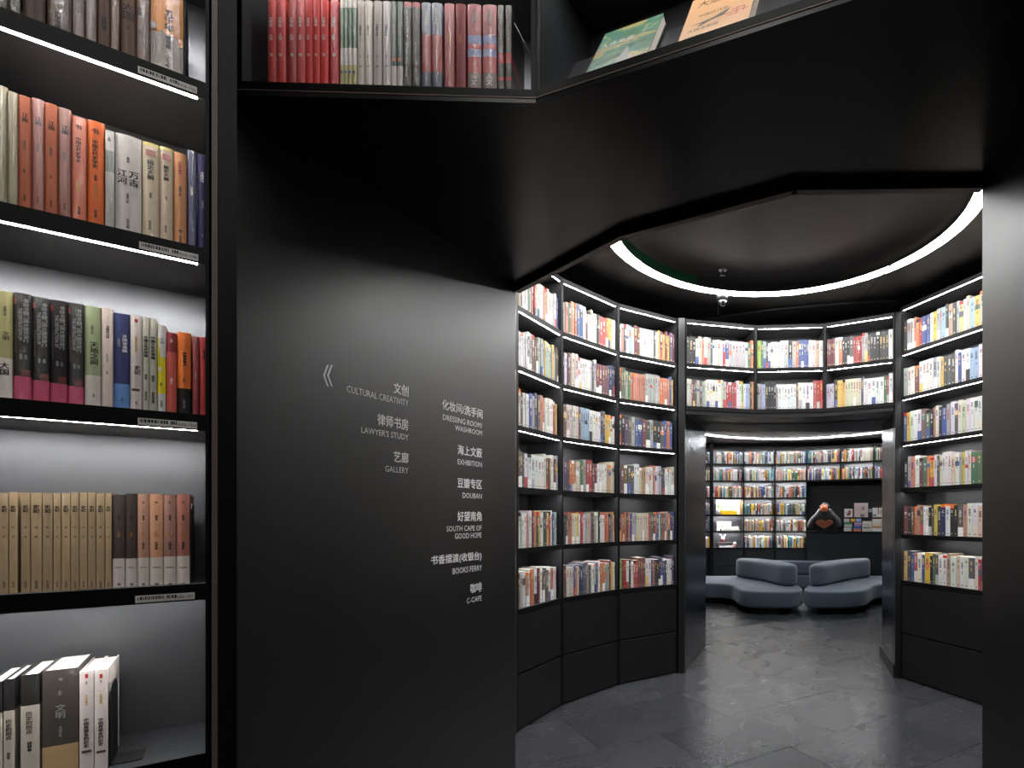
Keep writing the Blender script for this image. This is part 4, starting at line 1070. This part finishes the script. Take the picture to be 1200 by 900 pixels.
def cushion(pts, z0, z1, r):
    """soft block: outline in metres, edges rolled with radius r"""
    m = MB(); rings = []
    for i in range(5):
        a = math.pi / 2 * i / 4
        rings.append((inset(pts, r * (1 - math.sin(a))), z0 + r * (1 - math.cos(a))))
    for i in range(6):
        a = math.pi / 2 * i / 5
        rings.append((inset(pts, r * (1 - math.cos(a))), z1 - r + r * math.sin(a)))
    n = len(pts); v = []; f = []
    for p, z in rings: v += [(q[0], q[1], z) for q in p]
    area = sum(pts[i][0] * pts[(i + 1) % n][1] - pts[(i + 1) % n][0] * pts[i][1] for i in range(n))
    for l in range(len(rings) - 1):
        for i in range(n):
            j = (i + 1) % n
            q = (l * n + i, l * n + j, l * n + n + j, l * n + n + i)
            f.append(q if area > 0 else q[::-1])
    a = tuple(range(n)); b_ = tuple((len(rings) - 1) * n + i for i in range(n))
    f.append(a[::-1] if area > 0 else a); f.append(b_ if area > 0 else b_[::-1])
    return m.add(v, f)
SL = [(.08, 6.8), (.13, 6.48), (.32, 6.33), (.52, 6.29), (.64, 6.18), (.665, 5.95), (.70, 5.74), (.84, 5.63), (1.04, 5.60), (1.22, 5.64), (1.34, 5.80), (1.385, 6.1), (1.36, 6.5), (1.25, 6.9), (1.0, 7.12), (.6, 7.14), (.28, 7.08)]
BL = [(.80, 6.92), (.95, 6.66), (1.08, 6.36), (1.16, 6.1), (1.25, 6.03), (1.34, 6.08), (1.375, 6.25), (1.33, 6.55), (1.22, 6.86), (1.06, 7.08), (.90, 7.14), (.80, 7.08)]
def sofa(seat, back, label, zb=-.535):
    r = empty('sofa', (sum(p[0] for p in seat) / len(seat) * S, sum(p[1] for p in seat) / len(seat) * S, 0))
    tag(r, label, 'sofa', 'curved grey sofas of the far room')
    def loc(pts): return smooth_loop([(p[0] * S - r.location.x, p[1] * S - r.location.y) for p in pts])
    cushion(loc(seat), Z(-.935), Z(-.765), .035).build('seat', M['felt'], r, True)
    cushion(loc(back), Z(-.765) + .0005, Z(zb), .06).build('backrest', M['felt'], r, True)
    base = inset(loc(seat), .16)
    MB().prism(base, 0, Z(-.935) - .001).build('plinth', M['black'], r)
sofa(SL, BL, 'curved blue-grey sofa on the left with a rounded front lobe')
mir = lambda pts: [(.4655 * y - x, y) for x, y in pts]
sofa(mir(SL), mir(BL), 'curved blue-grey sofa on the right with a rounded front lobe')
sofa([(1.02, 7.22), (1.7, 7.2), (2.45, 7.17), (2.5, 7.3), (2.3, 7.42), (1.75, 7.5), (1.2, 7.5), (1.0, 7.4)], [(1.06, 7.225), (1.7, 7.21), (2.43, 7.18), (2.42, 7.26), (1.75, 7.31), (1.1, 7.33)], 'third blue-grey sofa behind the two front ones, its long back showing', -.575)

# ------------------------------------------------------------------ counter and things on it
cz = -.205
CA, CB = at(945.5, 7.78), at(1062, 7.25)
cd = unit(CA, CB); cn = (-cd[1], cd[0])
ctr = empty('counter', (CA[0] * S, CA[1] * S, 0), math.atan2(cd[1], cd[0])); tag(ctr, 'long plain black service counter at the far wall', 'counter')
cw = math.hypot(CB[0] - CA[0], CB[1] - CA[1]) * S
MB().cbox((0, .012, 0), (cw, .22, Z(cz) - .035), .002).build('front_panel', M['drawer'], ctr)
MB().cbox((-.004, 0, Z(cz) - .03), (cw, .23, Z(cz)), .002).build('worktop', M['edge'], ctr)
cmat = Matrix.Translation((CA[0] * S, CA[1] * S, 0)) @ Matrix.Rotation(math.atan2(cd[1], cd[0]), 4, 'Z')
def on_counter(px, yo):
    a = ray(px); ax = CA[0] * S + cn[0] * yo; ay = CA[1] * S + cn[1] * yo
    return (a * ay - ax) / (cd[0] - a * cd[1])
SCL = 7.75 * S / 650                      # metres per pixel on the counter
def citem(name, px0, px1, py0, py1, yo, dep, cols, label, cat, fn=None, group=None):
    u0, u1 = on_counter(px0, yo), on_counter(px1, yo)
    z0, z1 = Z(hz(py1, 7.78)), Z(hz(py0, 7.78))
    if py1 >= 621.5: z0 = Z(cz) + .0005
    m = MB().cbox((0, 0, 0), (u1 - u0, dep, z1 - z0), .0015)
    mats = [solid(name + '_' + str(len(bpy.data.materials)), cols)]
    o = m.build(name, mats)
    o.location = cmat @ Vector((u0, yo, z0)); o.rotation_euler = ctr.rotation_euler
    tag(o, label, cat, group)
    if fn:
        m = MB(); mm = fn(m, u1 - u0, z1 - z0); m.build('print', mm, o)
    return o
def pr(*qs):
    def f(m, w, h):
        mats = []
        for x0, x1, z0, z1, c in qs:
            mt = solid('print_%d' % len(bpy.data.materials), c); mats.append(mt)
            m.add([(x0 * w, -.0008, z0 * h), (x1 * w, -.0008, z0 * h), (x1 * w, -.0008, z1 * h), (x0 * w, -.0008, z1 * h)], [(0, 1, 2, 3)], len(mats) - 1)
        return mats
    return f
st = citem('display_riser', 989, 1038, 606.6, 607.4, .04, .08, (40, 36, 32), 'low black display riser carrying cards on the counter', 'riser')
u = MB(); w_ = on_counter(1038, .06) - on_counter(989, .06); hh_ = Z(hz(606.8, 7.78)) - Z(cz) - .002
for x in (0, w_ * .42, w_ * .97): u.box((x, .062, -hh_), (x + .01, .078, -.001))
u.build('leg', M['edge'], st)
citem('card_box', 989.5, 999, 596.5, 606, .05, .03, (222, 212, 204), 'white card box with a brown sketch, left on the riser', 'box', pr((.3, .7, .2, .45, (120, 60, 40)), (.5, .8, .4, .8, (150, 70, 50)), (.1, .5, .5, .56, (120, 100, 90))))
citem('poster_card', 1001, 1017, 590, 606, .07, .02, (220, 196, 194), 'large pale pink square card on the riser', 'card', pr(*[(.06 + i * .1, .08 + i * .1, .1, .9, (190, 150, 150)) for i in range(9)], (.45, .75, .02, .22, (110, 116, 116)), (.55, .75, .5, .75, (130, 140, 130))))
citem('small_frame', 1017.8, 1022, 596.5, 600.5, .10, .02, (150, 156, 160), 'tiny grey frame between the pink card and pale box', 'frame')
citem('frame_stand', 1018.8, 1020.5, 600.8, 606, .105, .01, (40, 40, 42), 'thin dark stand under the tiny grey frame', 'stand')
citem('card_box', 1022.5, 1035, 595.5, 606, .05, .04, (230, 222, 210), 'cream card box with blue ribbon on the riser', 'box', pr((.5, .58, .3, 1, (60, 70, 120)), (.05, .35, .1, .3, (90, 110, 160)), (.7, .95, .3, .8, (200, 180, 160))))
citem('card_box', 1035.5, 1039.5, 597, 606, .05, .04, (214, 200, 176), 'narrow beige box at the right end of the riser', 'box')
for i, (a, b_, y0, y1, c, lab) in enumerate([(989, 995, 607.8, 611.6, (200, 196, 192), 'small pale packet on top of the left stack'), (996.8, 1002, 607.8, 611.2, (236, 178, 60), 'small yellow packet between grey and blue ones'), (1003, 1009, 607.8, 611.2, (150, 180, 224), 'small light blue packet on the counter stack'),
        (989.5, 998.5, 612, 614.2, (90, 130, 84), 'flat green packet in the left stack'), (989.5, 998.5, 614.4, 617, (190, 200, 180), 'flat pale green packet in the left stack'), (989, 998, 617.6, 621.6, (205, 198, 194), 'white and black patterned packet at the bottom left'),
        (1001, 1009.5, 612, 613.6, (210, 150, 180), 'flat pink packet in the right stack'), (1001, 1009.5, 613.8, 616.4, (160, 130, 190), 'flat lilac packet in the right stack'), (1000, 1009, 617.2, 619.4, (70, 110, 170), 'flat blue packet in the right stack'), (1000, 1009, 619.5, 621.6, (220, 120, 80), 'flat orange packet under the blue one')]):
    citem('packet', a, b_, y0, y1, .012, .04, c, lab, 'packet', None, 'small packets stacked on the counter')
citem('postcard', 1010.5, 1021.5, 610.5, 621.6, .012, .02, (214, 208, 190), 'upright postcard with a blue and grey print', 'card', pr((.1, .9, .3, .42, (80, 100, 130)), (.15, .85, .6, .7, (170, 180, 190)), (.2, .8, .14, .2, (190, 170, 90))))
citem('striped_box', 1022, 1032.5, 608, 621.6, .012, .045, (226, 206, 176), 'cream box with a tan stripe near its foot', 'box', pr((0, 1, .3, .42, (190, 130, 80)), (.2, .95, .7, .95, (216, 216, 214)), (0, 1, .0, .22, (220, 220, 220))))
citem('tall_card', 1033, 1039, 608, 621.6, .012, .03, (224, 214, 202), 'pale card with dark dots beside the right door panel', 'card', pr(*[(.2 + (i % 2) * .35, .4 + (i % 2) * .35, .1 + i * .12, .15 + i * .12, (90, 80, 90)) for i in range(7)]))
# dried grass bunch behind the boxes
g = empty('dried_grass', cmat @ Vector((on_counter(1036, .185), .185, Z(cz) + .0005))); tag(g, 'bunch of yellow-green dried grass behind the boxes on the counter', 'plant')
MB().lathe([(.03, .0005), (.045, .05), (.035, .14), (.03, .16)], n=14).build('vase', M['black'], g, True)
m = MB(); rr = random.Random(5)
for k in range(46):
    a = rr.random() * 6.28; s = rr.random() * .12; h = .38 + rr.random() * .1
    m.tube([(0, 0, .12), (math.cos(a) * s * .5, math.sin(a) * s * .5, .28), (math.cos(a) * s, math.sin(a) * s * .6, h)], [.003, .004, .001], 4)
gm = m.build('stems', solid('dried_grass', (176, 146, 60)), g)
gm['kind'] = 'stuff'
# gorilla figure: one continuous skinned body
gx_ = (on_counter(947.5, .11) + on_counter(986.5, .11)) / 2
gr = empty('gorilla_figure', cmat @ Vector((gx_, .11, Z(cz) + .0005)), math.atan2(cd[1], cd[0]))
tag(gr, 'black gorilla figure with an orange face leaning over the counter', 'figure')
GV = [(0, .03, .06), (0, .03, .16), (0, .02, .24), (0, -.01, .335), (-.0, -.03, .425), (-.15, .02, .275), (-.22, .0, .185), (-.265, -.03, .10), (-.27, -.07, .04), (.15, .02, .275), (.22, .0, .185), (.265, -.03, .10), (.27, -.07, .04)]
GEd = [(0, 1), (1, 2), (2, 3), (3, 4), (2, 5), (5, 6), (6, 7), (7, 8), (2, 9), (9, 10), (10, 11), (11, 12)]
GRd = [.17, .18, .15, .11, .135, .11, .09, .08, .06, .11, .09, .08, .06]
gm_ = bpy.data.meshes.new('body'); gm_.from_pydata(GV, GEd, [])
go = bpy.data.objects.new('body', gm_); COL.objects.link(go)
sk = go.modifiers.new('skin', 'SKIN'); sub = go.modifiers.new('sub', 'SUBSURF'); sub.levels = 2; sub.render_levels = 2
for v_, r_ in zip(gm_.skin_vertices[0].data, GRd): v_.radius = (r_, r_ * .85)
gm_.skin_vertices[0].data[0].use_root = True
bpy.context.view_layer.update()
dgm = bpy.data.meshes.new_from_object(go.evaluated_get(bpy.context.evaluated_depsgraph_get()))
bpy.data.objects.remove(go)
mz = min(v_.co.z for v_ in dgm.vertices)
for v_ in dgm.vertices:
    if v_.co.z < .004: v_.co.z = .004 * 0 + .0
    v_.co.y *= .62
dgm.polygons.foreach_set('use_smooth', [True] * len(dgm.polygons))
dgm.materials.clear(); dgm.materials.append(paint('black_fur', (34, 34, 36), .38, scale=40, bump=.5))
gb = link(bpy.data.objects.new('body', dgm), gr)
MB().ball((.002, -.02, .43), .088, 20, sq=(.95, .8, 1.0)).build('head', dgm.materials[0], gb, True)
orange = solid('orange_face', (216, 112, 66), .45)
MB().ball((0.000, -0.085, 0.405), .074, 16, sq=(.95, .55, .82)).ball((-0.022, -0.082, 0.448), .042, 12, sq=(1, .6, .8)).ball((0.026, -0.082, 0.448), .034, 12, sq=(1, .6, .8)).build('face', orange, gb, True)
MB().ball((-0.022, -0.103, 0.452), .008, 8).ball((0.026, -0.103, 0.452), .008, 8).ball((-0.010, -0.118, 0.415), .006, 6).ball((0.012, -0.118, 0.415), .006, 6).build('eyes', M['chrome'], gb, True)
MB().ball((-0.084, -0.030, 0.445), .024, 10, sq=(.5, .8, 1)).ball((0.079, -0.030, 0.445), .024, 10, sq=(.5, .8, 1)).build('ears', M['alu'], gb, True)
m = MB(); pts = []
for i in range(28):
    t = 2 * math.pi * i / 28
    pts.append((16 * math.sin(t) ** 3 / 16 * .15, (13 * math.cos(t) - 5 * math.cos(2 * t) - 2 * math.cos(3 * t) - math.cos(4 * t)) / 17 * .1 + .13))
yb_ = -.125
vv = [(p[0], yb_, p[1]) for p in pts] + [(p[0] * 1.03, yb_ + .06, (p[1] - .13) * 1.03 + .13) for p in pts]
m.add(vv, [tuple(range(28))] + [(i, 28 + i, 28 + (i + 1) % 28, (i + 1) % 28) for i in range(28)]).build('chest', solid('brown_chest', (120, 60, 34), .5), gb)

# ------------------------------------------------------------------ ornaments in the far bookcase bay
ob = fb[1]
def orn(name, px0, px1, py0, py1, row, yo, dep, c, label, cat, fn=None):
    u0, d0 = px_u(ob, px0, yo); u1, _ = px_u(ob, px1, yo)
    zb = ob.tops[row]; h = (py1 - py0) / 650 * d0 * S
    o = MB().cbox((0, 0, 0), (u1 - u0, dep, h), .002).build(name, solid(name + '_col%d' % len(bpy.data.materials), c))
    base = zb + .0005
    o.location = ob.mat @ Vector((u0, yo, base)); o.rotation_euler = (0, 0, math.atan2(ob.d[1], ob.d[0]))
    tag(o, label, cat)
    if fn:
        m = MB(); mm = fn(m, u1 - u0, h); m.build('print', mm, o)
    return o, base + h, u0, u1
o, zt_, u0, u1 = orn('yellow_case', 845, 864, 598.5, 602.5, 3, .05, .10, (244, 196, 30), 'yellow case with an open lid on the far ornament shelf', 'case')
MB().cbox((.012, .09, .055), (u1 - u0 - .05, .10, .165), .002).box((.03, .088, .07), (u1 - u0 - .07, .0905, .15), 0).build('lid', solid('yellow_lid', (240, 214, 110)), o)
MB().box((.0, .0, 0), (u1 - u0 - .09, .002, .06)).build('lid_inside', solid('white_lining', (244, 240, 226)), o).location = (.045, .085, .08)
orn('white_board', 839, 869, 585, 602.5, 3, .16, .01, (232, 234, 240), 'white patterned board behind the yellow case', 'board', pr(*[(.1 + .09 * i, .13 + .09 * i, .2 + .1 * (i * 5 % 7), .25 + .1 * (i * 5 % 7), (150, 160, 200)) for i in range(9)]))
orn('brown_book', 868.6, 871.0, 587, 602.5, 3, .06, .10, (180, 140, 90), 'brown upright book at the right of the ornament shelf', 'book')
o = empty('potted_sprig', ob.mat @ Vector((px_u(ob, 841.5, .06)[0], .06, ob.tops[3] + .0005))); tag(o, 'small white pot with a green sprig beside the yellow case', 'plant')
MB().lathe([(.02, 0), (.03, .06), (.032, .11)], n=14).build('pot', solid('white_pot', (226, 222, 216)), o, True)
m = MB()
for i in range(7):
    a = i * .9; m.add([(0, 0, .1), (math.cos(a) * .03 - .006, math.sin(a) * .02, .17), (math.cos(a) * .05, math.sin(a) * .03, .205), (math.cos(a) * .03 + .008, math.sin(a) * .02, .165)], [(0, 1, 2, 3)])
m.build('leaves', solid('sprig_green', (110, 150, 60)), o)
orn('white_card_stand', 840, 857, 606, 617, 4, .14, .02, (238, 236, 232), 'large white printed card on the middle ornament shelf', 'card', pr((.1, .3, .8, .86, (220, 160, 110)), (.5, .6, .82, .88, (90, 90, 90)), (.35, .4, .4, .6, (200, 150, 130)), (.75, .85, .5, .55, (150, 90, 90))))
orn('cream_box', 857.5, 865.5, 612, 617, 4, .12, .05, (232, 222, 200), 'cream box right of the large white card', 'box')
orn('flat_book_stack', 846.5, 867, 620.2, 622.2, 4, .03, .09, (214, 216, 206), 'flat pale book lying on the middle ornament shelf', 'book')
orn('dark_tray', 844, 862, 617.5, 620, 4, .13, .008, (70, 70, 70), 'dark metal tray edge under the white card', 'tray')
def plushie(px, s, yo, row, lift, col1, ears, label):
    r = empty('ornament', ob.mat @ Vector((px_u(ob, px, yo)[0], yo, ob.tops[row] + lift))); tag(r, label, 'ornament')
    r.rotation_euler = (0, 0, math.atan2(ob.d[1], ob.d[0]))
    b_ = MB().ball((0, 0, .03 * s), .03 * s, 14, sq=(1, .8, 1)).build('body', solid('ornament_red', (150, 40, 44)), r, True)
    MB().ball((0, -.012 * s, .062 * s), .028 * s, 14, sq=(1.05, .85, .9)).build('head', solid('ornament_white', col1), r, True)
    for sx in (-1, 1):
        if ears: MB().tube([(sx * .012 * s, -.005, .08 * s), (sx * .03 * s, -.005, .105 * s), (sx * .048 * s, -.005, .125 * s)], [.009 * s, .01 * s, .003 * s], 8).build('ear', solid('ornament_ear', (232, 230, 230)), r, True)
        else: MB().ball((sx * .024 * s, -.01, .085 * s), .009 * s, 8).build('ear', M['ink_black'], r, True)
    MB().ball((-.01 * s, -.034 * s, .064 * s), .0035 * s, 6).ball((.01 * s, -.034 * s, .064 * s), .0035 * s, 6).ball((0, -.037 * s, .055 * s), .003 * s, 6).build('eyes', M['ink_black'], r, True)
orn('display_block', 841, 857, 635.5, 641.5, 5, .06, .10, (64, 60, 62), 'low dark block carrying the white rabbit ornament', 'block')
orn('white_tray', 843, 862, 639.6, 641.5, 5, .022, .03, (226, 222, 222), 'flat white tray at the front of the lowest ornament shelf', 'tray', pr((.85, 1, .1, .9, (190, 50, 60))))
plushie(847, 1.25, .10, 5, 6 / 650 * 8.1 * S + .001, (240, 238, 238), True, 'white rabbit-eared ornament with red body on the dark block')
plushie(861, 1.15, .14, 5, .001, (228, 220, 220), False, 'red and white ornament with black ears, right of the rabbit')
print('tiles', ntile, 'near books', n_near, 'individual', len(ind), 'mass', len(rest), 'objects', len(bpy.data.objects))
